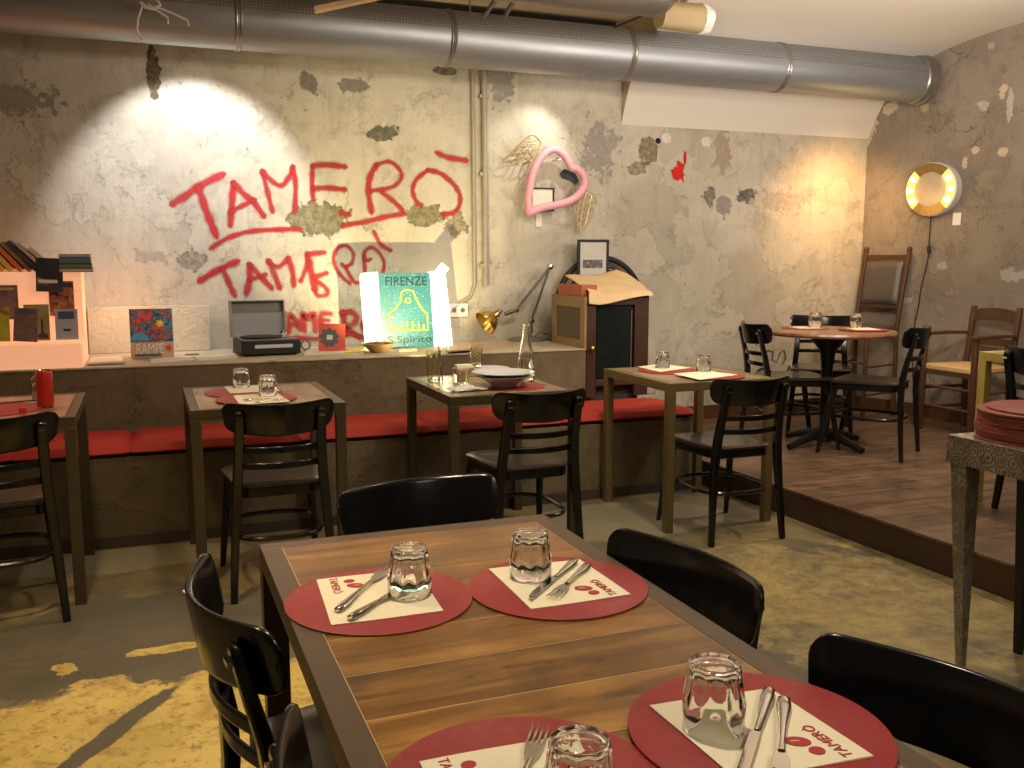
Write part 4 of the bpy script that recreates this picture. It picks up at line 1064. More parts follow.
for i, (th, c, l) in enumerate(((.02, (.45, .42, .33), 'cream'), (.022, (.16, .17, .06), 'olive green'), (.034, (.09, .16, .2), 'blue-grey'), (.016, (.4, .37, .33), 'pale'))):
    t = book('book', ((xa + xb) / 2 + .004 * i * (-1) ** i, 5.5, z + th / 2), (th, .15, (xb - xa) * (1 - .02 * i)), (0, D(90), 0), c, l + ' book lying flat on the display box, ' + ['bottom', 'second', 'third', 'top'][i] + ' of the stack', 'books stacked flat on the display')
    t.location.x = xa; z += th + .0005

# ------------------------------------------------------------------ ledge things
def m_relief():
    s = NT('cream relief plaster'); c = s.coord(); n = s.noise(c, 14, 7, .65, 1.2); n2 = s.noise(c, 5, 4, .6, 1.5)
    w = s.math('ABSOLUTE', s.math('SUBTRACT', n2, .5)); ln = s.math('MULTIPLY', s.ramp(w, [(.0, .5), (.02, 0.0)]), s.ramp(n, [(.45, 0.0), (.6, 1.0)]))
    s.set(Base_Color=s.mix(s.math('MULTIPLY', ln, .35), s.mix(n, (.5, .45, .34), (.66, .61, .48)), (.3, .25, .17)), Roughness=.8, Normal=s.bump(s.math('ADD', n, s.math('MULTIPLY', ln, -.6)), .8, .02)); return s.m
M['relief'] = m_relief()
a = aty(89, 354, 5.9); b = aty(209, 305, 5.93)
t = tag(obj('relief_panel', MB().box(0, b.x - a.x, -.012, .012, 0, b.z - .80), 'relief', loc=(a.x, 5.95, .80), bevel=.004), 'cream plaster relief panel with a branch motif, leaning on the wall behind the poster', 'panel'); t.rotation_euler = (D(-5), 0, 0)
# exhibition poster board RAMPE
def m_flowers():
    s = NT('flower painting print'); c = s.coord()
    vo = s.new('ShaderNodeTexVoronoi'); s.link(s.mapping(c, (30, 30, 30)), vo.inputs['Vector'])
    col = s.ramp(s.noise(s.mapping(c, (1, 1, 1)), 22, 3, .5, 1.5), [(.34, (.03, .07, .12)), (.42, (.06, .25, .38)), (.5, (.25, .03, .03)), (.56, (.55, .06, .04)), (.62, (.1, .22, .07)), (.7, (.7, .5, .05))], 'CONSTANT')
    s.set(Base_Color=s.mix(.35, col, vo.outputs['Color'], 'MULTIPLY'), Roughness=.4); return s.m
M['flowers'] = m_flowers()
M['skyprint'] = simple('blue print', (.06, .3, .45), .4, var=.2); M['yprint'] = simple('yellow print', (.75, .55, .05), .4); M['rprint'] = simple('scarlet print', (.6, .06, .04), .4)
a = aty(131, 356, 5.55); b = aty(172, 308, 5.6); w = b.x - a.x; h = b.z - .80
t = thing('poster_board', 'square board with a colourful flower picture and the title RAMPÉ, standing on the ledge', 'poster', ((a.x + b.x) / 2, 5.58, .80)); t.rotation_euler = (D(-6), 0, 0)
obj('board', MB().box(-w / 2, w / 2, 0, .012, 0, h), 'tan', t, bevel=.001)
obj('picture', MB().box(-w / 2 + .002, w / 2 - .002, -.0015, 0, h * .33, h - .002), 'flowers', t)
mb = MB()
for (fx, fz, r) in ((-.05, .26, .018), (-.018, .245, .02), (.0, .265, .012), (.02, .19, .016), (.055, .18, .014), (-.06, .225, .012)):
    mb.prism([(fx * w / .21 + r * (1 + .3 * math.sin(5 * q)) * math.cos(q), fz * h / .3 + r * (1 + .3 * math.sin(5 * q)) * math.sin(q)) for q in [2 * PI * k / 20 for k in range(20)]], -.003, -.0014, 'xz')
obj('printed_red_flowers', mb, 'rprint', t, smooth=0)
obj('printed_yellow_flower', MB().prism([(.045 + .018 * (1 + .35 * math.sin(6 * q)) * math.cos(q), h * .7 + .018 * (1 + .35 * math.sin(6 * q)) * math.sin(q)) for q in [2 * PI * k / 24 for k in range(24)]], -.0034, -.0014, 'xz'), 'yprint', t, smooth=0)
obj('printed_blue_vase', MB().prism([(-w * .47, h * .36), (-w * .05, h * .36), (-w * .1, h * .45), (-w * .25, h * .55), (-w * .47, h * .45)], -.003, -.0014, 'xz'), 'skyprint', t, smooth=0)
vs, fs = text_mb('RAMPÉ', w * .27, .0006); mb = MB(); mb.add([(x * .8 - .012, -.0018 + z_ * .3, h * .18 + y * 1.35) for x, y, z_ in vs], fs); obj('title_lettering', mb, 'paper', t, smooth=0)
obj('red_seal', MB().prism([(w * .38 + .016 * math.cos(q), h * .2 + .016 * math.sin(q)) for q in [2 * PI * k / 20 for k in range(20)]], -.002, 0, 'xz'), 'rprint', t, smooth=0)
obj('caption_strip', MB().box(-w * .42, w * .2, -.0016, 0, h * .04, h * .09), 'blueprint', t)
# papers on ledge
def sheet(px, label, mat, name='leaflet', th=.002, z=.80, group='papers on the ledge'):
    P = [atz(x, y, z) for x, y in px]; c = sum(P, Vector()) / len(P)
    mb = MB().prism([(p.x - c.x, p.y - c.y) for p in P], 0, th)
    return tag(obj(name, mb, mat, loc=(c.x, c.y, z)), label, 'paper', group)
M['magblue'] = simple('dark magazine', (.1, .1, .12), .4)
sheet([(87, 366), (125, 364.5), (124, 361), (90, 362)], 'dark magazine beneath the pale papers left of the poster board', 'magblue', 'magazine', .006)
sheet([(88, 364.2), (124, 362.5), (121, 357.5), (92, 358.5)], 'pile of pale brochures on the ledge left of the poster board', 'cream', 'brochure_pile', .008, .8065)
sheet([(133, 359.5), (162, 358.5), (160, 355.5), (135, 356.5)], 'dark blue strip of card in front of the poster board', 'magblue')
sheet([(151, 363), (196, 360), (189, 356.5), (150, 359.5)], 'cream leaflet in front of the relief panel', 'cream', th=.004)
sheet([(197, 361), (238, 357.8), (234, 354), (196, 356.5)], 'white printed sheet left of the record player', 'paper', th=.002)
sheet([(185, 355.4), (199, 354.6), (199, 353.8), (185, 354.6)], 'small black card near the relief panel', 'black', th=.003)
sheet([(304, 355.5), (345, 353.3), (343, 347.5), (310, 349.5)], 'pile of cream leaflets under the red square card', 'cream', 'leaflet_pile', .012)
sheet([(343, 353.3), (372, 351.3), (368, 349), (345, 350.2)], 'yellow leaflet between the red card and the bowl', 'yprint', th=.004)
sheet([(399, 352.2), (417, 351.0), (417, 349.2), (401, 350.2)], 'flat brown book right of the bowl, before the lit sign', 'tan', 'book', .014)
sheet([(447, 352.5), (480, 350), (480, 346), (449, 347.5)], 'grey book lying right of the lit sign, bottom one of two', 'paper', 'book', .014)
sheet([(448, 352), (481, 349.5), (480, 345), (450, 346.5)], 'tan-covered book lying on top of a grey one, right of the lit sign', 'tan', 'book', .008, .8145)
sheet([(483, 350.3), (517, 347.5), (514, 343), (482, 345)], 'orange flyer on the ledge left of the lamp base', 'tan', th=.003)
# record player
a = atz(240, 357.5, .80); b = atz(299, 354.5, .80); w = b.x - a.x; ang = math.atan2(b.y - a.y, b.x - a.x)
t = thing('record_player', 'open suitcase record player, black base with grey raised lid', 'record player', (a.x + w / 2, a.y + .15 + (b.y - a.y) / 2, .80), ang * .5)
obj('base', MB().box(-w / 2, w / 2, -.15, .15, .008, .088), 'black', t, bevel=.006)
obj('front_strip', MB().box(-w * .28, w * .36, -.154, -.15, .046, .066), 'ceramic', t)
obj('deck_plate', MB().box(-w / 2 + .01, w / 2 - .01, -.14, .14, .088, .094), 'steelgrey', t, bevel=.002)
obj('platter', MB().lathe([(0, .094), (.115, .094), (.118, .098), (.118, .104), (0, .105)], 48, c=(-.03, 0, 0)), 'black', t)
obj('tonearm', MB().tube([(.11, .09, .118), (.115, -.02, .118), (.07, -.07, .115)], .005, 8), 'chrome', t)
obj('pivot', MB().lathe([(.018, .094), (.016, .125), (0, .126)], 20, c=(.11, .09, 0)), 'chrome', t)
ld = obj('lid', MB().box(-w / 2 - .005, w / 2 - .02, -.012, .012, 0, .215).box(-w / 2 - .005, w / 2 - .02, -.04, -.012, 0, .008).box(-w / 2 - .005, w / 2 - .02, -.045, -.012, .207, .215).box(-w / 2 - .005, -w / 2 + .003, -.045, -.012, 0, .215).box(w / 2 - .028, w / 2 - .02, -.045, -.012, 0, .215), simple('grey lid vinyl', (.20, .19, .165), .5), t, bevel=.002, loc=(-.005, .165, .09)); ld.rotation_euler = (D(-6), 0, 0)
for sx in (-1, 1):
    for sy in (-1, 1): obj('rubber_foot', MB().lathe([(.012, 0), (.012, .008)], 12, c=(sx * (w / 2 - .03), sy * .12, 0)), 'black', t)
# wire coil
q = atz(309, 351, .81); tag(obj('wire_coil', MB().tube([(.03 * math.cos(k * .5) * (1 - k * .004), .005 * math.sin(k * .3), .035 + .03 * math.sin(k * .5) * (1 - k * .004)) for k in range(60)], .0022, 6), 'steelgrey', loc=(q.x, q.y + .12, .80)), 'small coil of silvery wire between the record player and the red card', 'wire')
# red square card with dark shape
q = aty(332, 347, 5.5); a = aty(319, 347, 5.5); b = aty(345, 320, 5.5); w = b.x - a.x
t = thing('record_sleeve', 'small square red sleeve with a dark round motif, standing on leaflets', 'record sleeve', (q.x, 5.5, .8125)); t.rotation_euler = (D(-8), D(3), 0)
obj('sleeve', MB().box(-w / 2, w / 2, 0, .006, 0, w * 1.03), simple('coral red print', (.65, .09, .05), .45, var=.3, nscale=25), t)
obj('printed_motif', MB().prism([((.34 + .04 * math.sin(9 * q_)) * w * math.cos(q_) - .1 * w, w * .5 + (.34 + .04 * math.sin(9 * q_)) * w * math.sin(q_)) for q_ in [2 * PI * k / 54 for k in range(54)]], -.0015, 0, 'xz'), simple('grey green print', (.09, .1, .08), .5), t, smooth=0)
obj('centre_mark', MB().box(-w * .2, w * .02, -.0025, -.0014, w * .42, w * .6), 'cream', t)
# bowl of pot pourri
q = atz(382, 353.5, .80); t = thing('wooden_bowl', 'shallow brown bowl of dried petals in front of the lit sign', 'bowl', (q.x, q.y + .08, .80))
obj('bowl_body', MB().lathe([(0, 0), (.045, 0), (.05, .004), (.1, .05), (.104, .053), (.1, .055), (.05, .012), (0, .01)], 40), 'oak', t)
mb = MB(); random.seed(11)
for k in range(46):
    a = random.uniform(0, 2 * PI); r = .085 * math.sqrt(random.random()); p = Vector((r * math.cos(a), r * math.sin(a), .038 + .022 * (1 - r / .09) + random.uniform(0, .008)))
    mb.T = Matrix.Translation(p) @ Matrix.Rotation(random.uniform(0, 6), 4, 'Z') @ Matrix.Rotation(random.uniform(-1, 1), 4, 'X')
    mb.prism([(.012 * math.cos(2 * PI * i / 7) * random.uniform(.7, 1), .007 * math.sin(2 * PI * i / 7)) for i in range(7)], 0, .002)
mb.T = Matrix()
obj('dried_petals', mb, simple('dried petals', (.25, .1, .06), .8, var=.7, nscale=60), t, kind='stuff')
# FIRENZE light box
yS = 5.68
A = aty(366, 349, yS); B = aty(452, 345, yS); TL = aty(364, 272, yS); TR = aty(448, 272, yS)
x0, x1 = A.x, B.x; hs = TL.z - .80; xm = (x0 + x1) / 2; W = x1 - x0
t = thing('light_box', 'backlit white light box with a blue panel reading FIRENZE and a yellow church façade', 'light box', (xm, yS, .80)); t.rotation_euler = (D(-3), 0, 0)
pa = aty(381, 310, yS).x - xm; pb = aty(432, 310, yS).x - xm
obj('left_lamp', MB().prism([(-W / 2, 0.004), (pa, 0.0), (pa - .015, hs), (-W / 2 - .012, hs * .985), (-W / 2 - .02, hs * .93)], -.02, .03, 'xz'), 'acrylic_lit', t, bevel=.006)
obj('right_lamp', MB().prism([(pb + .006, 0), (W / 2, .004), (W / 2 - .035, hs * .93), (W / 2 - .04, hs * .99), (pb - .012, hs)], -.02, .03, 'xz'), 'acrylic_lit', t, bevel=.006)
obj('end_cap', MB().tube([(W / 2 - .10, -.03, hs - .03), (W / 2 - .045, -.05, hs + .035)], [.032, .03], 16), 'acrylic_lit', t)
def m_blue():
    s = NT('turquoise printed panel'); c = s.coord(); n = s.noise(c, 10, 4); n2 = s.noise(c, 120, 3)
    col = s.mix(n, (.01, .11, .15), (.05, .23, .24)); col = s.mix(s.ramp(n2, [(.62, 0.0), (.7, .7)]), col, (.5, .7, .55))
    s.set(Base_Color=col, Emission_Color=col, Emission_Strength=.3, Roughness=.4); return s.m
M['bluepanel'] = m_blue()
obj('printed_panel', MB().prism([(pa, -.01), (pb + .004, -.012), (pb - .012, hs * .985), (pa - .012, hs * .985)], -.028, -.02, 'xz'), 'bluepanel', t)
pw = pb - pa
def PX(*pts):   # crop (355,260) scale 7.683 -> local
    out = []
    for x, y in pts:
        p = aty(355 + x / 7.683, 260 + y / 7.683, yS - .02); out.append(Vector((p.x - xm, -.030, p.z - .80)))
    return out
M['yglow'] = emi('yellow outline', (.70, .52, .04), .25)
mb = MB()
for ln in (PX((262, 540), (262, 405), (300, 385), (345, 330), (360, 245), (400, 228), (450, 240), (470, 300), (500, 350), (520, 385), (555, 410), (558, 540), (262, 540)),
           PX((305, 540), (305, 490), (345, 490), (345, 540)), PX((400, 540), (400, 470), (440, 470), (440, 540)), PX((490, 540), (490, 490), (525, 490), (525, 540))):
    mb.tube(ln, .0055, 6)
c = PX((408, 312))[0]; mb.tube([c + Vector((.016 * math.cos(k * .5236), 0, .016 * math.sin(k * .5236))) for k in range(12)], .005, 6, closed=True, up=(0, 1, 0))
obj('church_outline', mb, 'yglow', t)
for body, y, ysz in (('FIRENZE', 168, .052), ('S.Spirito', 612, .045)):
    vs, fs = text_mb(body, ysz, .0008); c = PX((395 if body[0] == 'F' else 420, y))[0]
    wd = max(v[0] for v in vs) - min(v[0] for v in vs); k = pw * (.80 if body[0] == 'F' else .86) / wd
    mb = MB(); mb.add([(c.x + x * k, -.031 + z_, c.z + y_ * 1.5 * (1 if body[0] == 'F' else .9)) for x, y_, z_ in vs], fs); obj('panel_lettering', mb, simple('dark teal lettering', (.008, .025, .025), .5), t, smooth=0)
# articulated desk lamp
LY = 5.66
b0 = atz(528, 340.5, .80); j = {k: aty(*v, b0.y) for k, v in dict(base=(532, 333), elbow1=(531, 321), top=(550, 267), elbow2=(516, 310), head=(505, 314), shade=(489, 320)).items()}
t = thing('desk_lamp', 'articulated desk lamp with a brass dome shade and grey arms on the ledge', 'lamp', (b0.x, b0.y, .80)); L0 = Vector(t.location)
obj('lamp_base', MB().lathe([(0, 0), (.13, 0), (.135, .006), (.12, .018), (.03, .028), (.022, .05), (0, .05)], 40), 'steelgrey', t)
for k in (('base', 'elbow1'), ('elbow1', 'top'), ('top', 'elbow2'), ('elbow2', 'head')):
    obj('arm', MB().tube([j[k[0]] - L0, j[k[1]] - L0], .008 if k[0] != 'elbow2' else .014, 10), 'duct2', t)
for k in ('elbow1', 'top', 'elbow2'):
    p = j[k] - L0; obj('joint', MB().lathe([(0, -.022), (.016, -.02), (.021, -.008), (.021, .008), (.016, .02), (0, .022)], 20, c=p, ax='y'), 'chrome', t)
p = j['shade'] - L0; d = Vector((-.8, -.12, -.55)).normalized(); R3 = Vector((0, 0, 1)).rotation_difference(d).to_matrix().to_4x4()
mb = MB(); mb.T = Matrix.Translation(p - d * .03) @ R3
mb.lathe([(.018, -.05), (.024, -.045), (.024, -.02), (.05, -.005), (.076, .03), (.088, .07), (.086, .07), (.073, .032), (.047, 0), (.0, -.002)], 36)
obj('shade', mb, 'brass', t)
mb = MB(); mb.T = Matrix.Translation(p - d * .03) @ R3; mb.tube([(0, 0, -.05), (0, 0, -.085)], [.02, .014], 16); obj('socket_neck', mb, 'steelgrey', t)
a = j['base'] - L0
obj('power_cable', MB().tube([(.05, .05, .01), (.12, .08, .045), (.2, .12, .03), (.24, .2, .006)], .003, 6), 'black', t)

# ------------------------------------------------------------------ cabinet
cx0, cx1, cy0, cy1, cz0, cz1 = 2.53, 2.965, 5.2, 5.70, .56, 1.12
t = thing('wall_cabinet', 'dark wooden cabinet with black glass front and oak glazed side at the ledge end', 'cabinet', (cx0, cy0, 0)); w = cx1 - cx0; dp = cy1 - cy0
mb = MB().box(0, w, .02, dp, cz0, cz0 + .02).box(0, w, .02, dp, cz1 - .02, cz1).box(w - .02, w, .02, dp, cz0, cz1).box(0, w, dp - .015, dp, cz0, cz1).box(.0, .02, .02, dp, cz0, .82)
obj('carcass', mb, 'darkwood', t)
mb = MB().box(0, .065, 0, .03, .49, cz1).box(w - .10, w, 0, .03, .49, cz1).box(.065, w - .10, 0, .03, cz1 - .055, cz1).box(.065, w - .10, 0, .03, cz0, cz0 + .04)
obj('front_frame', mb, 'darkwood', t, bevel=.003)
obj('glass_panel', MB().box(.075, w - .11, .012, .02, cz0 + .04, cz1 - .055), simple('smoked black glass', (.012, .016, .016), .12), t)
obj('inner_bead', MB().box(w - .125, w - .118, .004, .012, cz0 + .05, cz1 - .09), 'steelgrey', t)
obj('door_knob', MB().lathe([(.006, 0), (.006, -.015), (.014, -.02), (.014, -.03), (0, -.034)], 20, c=(.03, 0, .80), ax='y'), 'brass', t)
sd = obj('side_window', MB().box(-.018, 0, .0, .06, .80, 1.12).box(-.018, 0, dp - .08, dp, .80, 1.12).box(-.018, 0, .06, dp - .08, 1.05, 1.12).box(-.018, 0, .06, dp - .08, .80, .85), 'oak', t, bevel=.002)
obj('pane', MB().box(-.012, -.006, .06, dp - .08, .85, 1.05), simple('brownish pane', (.10, .075, .04), .2), sd)
obj('plinth', MB().box(.0, w - .04, .06, dp, .43, cz0), 'plinth', t)
# red clay block + kraft cloth
tag(obj('clay_block', MB().box(0, .11, 0, .36, 0, .07), 'brick', loc=(2.515, 5.25, 1.1205), bevel=.006), 'red clay block on the cabinet under the draped kraft cloth', 'block')
random.seed(8)
CP = [[aty(*p, y) for p in row] for row, y in (
    ([(589, 304), (592, 305), (600, 304.5), (614, 302), (632, 298.5), (648, 295.5), (651, 296)], 5.175),
    ([(589, 291), (594, 292), (600, 294), (618, 293), (634, 291.5), (650, 292), (654, 295)], 5.21),
    ([(581, 285), (588, 286), (600, 286), (614, 286), (630, 285), (642, 287), (652, 293)], 5.32),
    ([(572, 280), (582, 280), (594, 280), (608, 280), (622, 278), (634, 281), (646, 288)], 5.44),
    ([(565, 275), (576, 275), (592, 275), (604, 273), (616, 270), (628, 274), (640, 282)], 5.56))]
def cl(u, v):
    a = u * 4; b = v * 6; i = min(3, int(a)); k = min(5, int(b)); fa, fb = a - i, b - k
    p = CP[i][k] * (1 - fa) * (1 - fb) + CP[i + 1][k] * fa * (1 - fb) + CP[i][k + 1] * (1 - fa) * fb + CP[i + 1][k + 1] * fa * fb
    p = p.copy(); p.z += .0035 * math.sin(u * 19 + v * 11) ; return p
tag(obj('kraft_cloth', MB().grid(cl, 24, 36), 'kraft', solid=.003, smooth=70), 'crumpled beige kraft cloth draped over the top of the dark cabinet', 'cloth')
# black hoop behind the cabinet
mb = MB(); c = aty(600, 305, 5.93)
mb.tube([(0.33 * math.cos(k * PI / 32), -.0, .33 * math.sin(k * PI / 32)) for k in range(64)], .02, 10, closed=True, up=(0, 1, 0))
mb.tube([(0.27 * math.cos(k * PI / 32), -.01, .27 * math.sin(k * PI / 32)) for k in range(64)], .008, 8, closed=True, up=(0, 1, 0))
t = thing('black_wheel', 'round black rim leaning on the wall behind the cabinet', 'wheel', (c.x, 5.93, c.z))
obj('rim', mb, 'black', t)
obj('disc', MB().lathe([(0, .0), (.26, 0), (.26, .012), (0, .012)], 48, ax='y', c=(0, .02, 0)), simple('dark grey disc', (.05, .055, .05), .4), t)
# framed picture
def frame_pic(pxs, Y, label, fw=.018, inner='cream', tilt=0):
    P = [aty(x, y, Y) for x, y in pxs]; w = (P[1].x - P[0].x + P[2].x - P[3].x) / 2; h = (P[0].z + P[1].z - P[2].z - P[3].z) / 2; c = sum(P, Vector()) / 4
    t = thing('picture_frame', label, 'picture', (c.x, Y, c.z)); t.rotation_euler = (tilt, 0, 0)
    mb = MB().box(-w / 2, w / 2, 0, .018, h / 2 - fw, h / 2).box(-w / 2, w / 2, 0, .018, -h / 2, -h / 2 + fw).box(-w / 2, -w / 2 + fw, 0, .018, -h / 2 + fw, h / 2 - fw).box(w / 2 - fw, w / 2, 0, .018, -h / 2 + fw, h / 2 - fw)
    obj('frame', mb, 'black', t, bevel=.001); obj('print', MB().box(-w / 2 + fw, w / 2 - fw, .006, .012, -h / 2 + fw, h / 2 - fw), inner, t)
    return t, w, h
M['greyprint'] = simple('grey paper', (.6, .56, .5), .6, var=.1)
t, w, h = frame_pic([(578, 241), (609, 238), (609, 277), (578, 280)], 5.84, 'black framed picture above the cabinet, with a dark landscape strip', inner='greyprint')
mb = MB().box(-w * .33, w * .30, .004, .0055, -h * .23, -h * .02); obj('photo_strip', mb, m_cover('dark photo', [(.02, .02, .02), (.12, .1, .09), (.35, .3, .27)], 40, 3), t)
t, w, h = frame_pic([(531, 188), (554.5, 187), (554.5, 210), (531, 212)], 5.96, 'small dark framed print on the wall behind the pink heart', .012, 'cream')
q = aty(539, 220, 5.99); tag(obj('paper_label', MB().box(-.022, .022, 0, .003, -.045, .045), 'cream', loc=(q.x, 5.992, q.z)), 'small cream paper label on the wall below the pink heart', 'label')
q = aty(573, 177, 5.99)
tag(obj('dark_patch', MB().prism([(-.07, .02), (-.04, .05), (0, .045), (.05, .02), (.075, -.03), (.05, -.05), (0, -.02), (-.05, -.01)], -.004, .004, 'xz'), simple('petrol grey plaster', (.03, .04, .05), .7), loc=(q.x - .03, 5.99, q.z)), 'dark grey plaster badge on the wall inside the right lobe of the heart', 'patch')  # dark shape inside the heart, built as a plaster patch
# pink heart
HY = 5.90
hp = [(529, 213), (528, 200), (530, 186), (534, 170), (542, 156), (553, 149.5), (563, 154), (569, 163), (572, 168), (577, 169), (583.5, 176), (584, 186), (577, 196), (567, 202), (553, 205.5), (541, 208)]
P = [aty(x, y, HY) for x, y in hp]; c = sum(P, Vector()) / len(P); Q = []
n = len(P)
for i in range(n):
    a, b, c2, d = P[i - 1], P[i], P[(i + 1) % n], P[(i + 2) % n]
    sharp0 = (i == 0); sharp1 = (i == n - 1)
    for k in range(6):
        tt = k / 6
        if i == n - 1 or i == 0: Q.append(b.lerp(c2, tt))
        else: Q.append(.5 * ((2 * b) + (c2 - a) * tt + (2 * a - 5 * b + 4 * c2 - d) * tt * tt + (3 * b - a - 3 * c2 + d) * tt ** 3))
t = thing('heart_decoration', 'pink tubular heart tilted to the right, hung on the plaster wall', 'decoration', (c.x, HY, c.z))
obj('heart_tube', MB().tube([q - Vector(t.location) for q in Q], .026, 14, closed=True, up=(0, 1, 0)), 'pink', t, smooth=60)
q = aty(560, 159, HY - .03) - Vector(t.location)
obj('hook', MB().lathe([(0, -.01), (.012, -.008), (.016, 0), (.012, .008), (0, .01)], 16, c=(q.x, -.012, q.z), ax='y'), 'chrome', t)
obj('spacer', MB().tube([(q.x, 0, q.z), (q.x, .1, q.z)], .006, 8), 'chrome', t)
# wings: wire feathers
def wing(outline_rows, Y, label, r=.005):
    pts = [aty(x, y, Y) for row in outline_rows for x, y in row]; c = sum(pts, Vector()) / len(pts)
    t = thing('wire_wing', label, 'decoration', (c.x, Y, c.z)); L0 = Vector(t.location)
    for row in outline_rows:
        P = [aty(x, y, Y) - L0 for x, y in row]; Q = []
        for i in range(len(P) - 1):
            a = P[max(i - 1, 0)]; b = P[i]; c_ = P[i + 1]; d = P[min(i + 2, len(P) - 1)]
            for k in range(4):
                tt = k / 4; Q.append(.5 * ((2 * b) + (c_ - a) * tt + (2 * a - 5 * b + 4 * c_ - d) * tt * tt + (3 * b - a - 3 * c_ + d) * tt ** 3))
        Q.append(P[-1]); obj('feather_wire', MB().tube(Q, r, 6), 'goldwire', t)
    return t
rows = [[(541, 143), (533, 135), (524, 140), (516, 148), (509, 156), (512, 159)], [(512, 159), (519, 157), (524, 148), (530, 142)], [(519, 157), (517, 162), (524, 158), (528, 149), (535, 143)],
        [(524, 158), (523, 162), (530, 158), (533, 150), (539, 146)], [(530, 158), (531, 161), (536, 156), (538, 150), (541, 143)], [(516, 148), (524, 146), (532, 144), (539, 146)], [(520, 143), (528, 141), (536, 140)], [(512, 153), (520, 150), (530, 149)]]
wing(rows, 5.92, 'gilded wire wing on the upper left of the pink heart')
rows = [[(574, 200), (579, 195), (587, 191), (594, 196), (597, 204), (594, 213), (588, 221), (582, 230), (579, 231), (577, 224), (574, 214), (574, 200)],
        [(576, 206), (583, 200), (592, 197)], [(576, 213), (584, 206), (595, 201)], [(577, 219), (585, 212), (596, 207)], [(578, 225), (585, 218), (594, 213)], [(580, 229), (582, 214), (584, 202), (587, 192)], [(585, 225), (588, 214), (590, 203), (592, 195)], [(577, 222), (578, 210), (580, 198)]]
wing(rows, 5.94, 'gilded wire wing on the lower right of the pink heart', .0042)

# ------------------------------------------------------------------ ring lamp on the right wall
q = atrw(937, 190, .0); t = thing('ring_lamp', 'round wall lamp with glowing amber side lenses on the grey right wall', 'lamp', q); t.rotation_euler = (0, 0, TH + PI / 2 * 0)
# local: +x into wall
rl = .195
obj('drum', MB().lathe([(rl - .01, 0), (rl, -.01), (rl, -.085), (rl - .012, -.095), (rl - .02, -.095)], 56, ax='x'), 'plastic_white', t)
def arcpart(a0, a1, r0, r1, x0, x1_, n=16):
    o = [(r1 * math.cos(D(a0 + (a1 - a0) * k / n)), r1 * math.sin(D(a0 + (a1 - a0) * k / n))) for k in range(n + 1)] + [(r0 * math.cos(D(a1 - (a1 - a0) * k / n)), r0 * math.sin(D(a1 - (a1 - a0) * k / n))) for k in range(n + 1)]
    return MB().prism(o, x0, x1_, 'yz')
for a0, l in ((-48, 0), (132, 1)): obj('amber_lens', arcpart(a0, a0 + 96, .125, rl - .008, -.10, -.085), 'ringglow', t)
for a0 in (48, 228): obj('brass_arc', arcpart(a0, a0 + 84, .125, rl - .006, -.104, -.085), 'oldbrass', t)
for a in (-30, 0, 30, 150, 180, 210):
    obj('bulb', MB().lathe([(0, -.125), (.014, -.12), (.02, -.105), (.018, -.09)], 20, ax='x', c=(0, .157 * math.cos(D(a)), .157 * math.sin(D(a)))), 'bulb', t)
obj('centre_disc', MB().lathe([(.125, -.085), (.125, -.1), (.115, -.104), (0, -.104)], 48, ax='x'), simple('pale marbled disc', (.42, .33, .24), .35, var=.2, nscale=12), t)
cpts = [atrw(x, y, .012) for x, y in ((931, 216), (930, 228), (929, 246))]; c2 = [atrw(x, y, .012) for x, y in ((929, 253), (926, 268), (921, 288), (919, 303), (915, 322), (912, 345), (913, 380))]
t = thing('lamp_cord', 'thin dark cord with inline switch hanging below the round wall lamp', 'cord', cpts[0]); L0 = Vector(t.location)
obj('cord', MB().tube([p - L0 for p in cpts], .004, 6), 'black', t); obj('cord', MB().tube([p - L0 for p in c2], .004, 6), 'black', t)
obj('switch', MB().tube([cpts[-1] - L0, c2[0] - L0], .013, 10), 'black', t)
q = atrw(957, 219, .006); o = tag(obj('price_card', MB().box(-.003, .003, -.03, .03, -.045, .045), 'plastic_white', loc=q), 'small white card stuck to the right wall below the round lamp', 'card'); o.rotation_euler = (0, 0, TH)

# ------------------------------------------------------------------ tall upholstered bar chair
def place_rot(face): return math.atan2(face[1], face[0]) - PI / 2
fc = Vector((-.97, -.24)); t = thing('bar_chair', 'tall dark wooden bar chair with padded leather back in the corner', 'chair', (5.09, 5.68, .15), place_rot(fc)); t.scale = (.88, 1, .955)
for s in (-1, 1):
    obj('rear_post', MB().bar([(s * .20, -.20, 0), (s * .20, -.19, .70), (s * .205, -.235, 1.0), (s * .21, -.29, 1.32)], .03, .03, (0, 1, 0)), 'walnut', t, bevel=.004)
    obj('finial', MB().lathe([(.017, 1.315), (.024, 1.33), (.02, 1.35), (0, 1.358)], 14, c=(s * .21, -.29, 0)), 'walnut', t)
    obj('front_leg', MB().bar([(s * .20, .19, 0), (s * .195, .18, .68)], .03, .03, (0, 1, 0)), 'walnut', t, bevel=.004)
    for z in (.2, .42): obj('side_stretcher', MB().tube([(s * .2, -.19, z), (s * .198, .185, z)], .009, 8), 'walnut', t)
obj('top_rail', MB().bar([(-.2, -.285, 1.27), (.2, -.285, 1.27)], .02, .04, (0, 0, 1)), 'walnut', t, bevel=.003)
obj('lower_rail', MB().bar([(-.2, -.225, .88), (.2, -.225, .88)], .02, .035, (0, 0, 1)), 'walnut', t, bevel=.003)
mb = MB()
def pad(u, v):
    X = (u - .5) * 2; Z = (v - .5) * 2; k = max(0, (1 - abs(X) ** 6) * (1 - abs(Z) ** 6)) ** .5
    z = .90 + .335 * v; return (X * .178, -.20 - (z - .9) * .16 + .028 * k - .002, z)
def pad2(u, v):
    p = pad(1 - u, v); z = p[2]; return (p[0], -.215 - (z - .9) * .16 - .01, z)
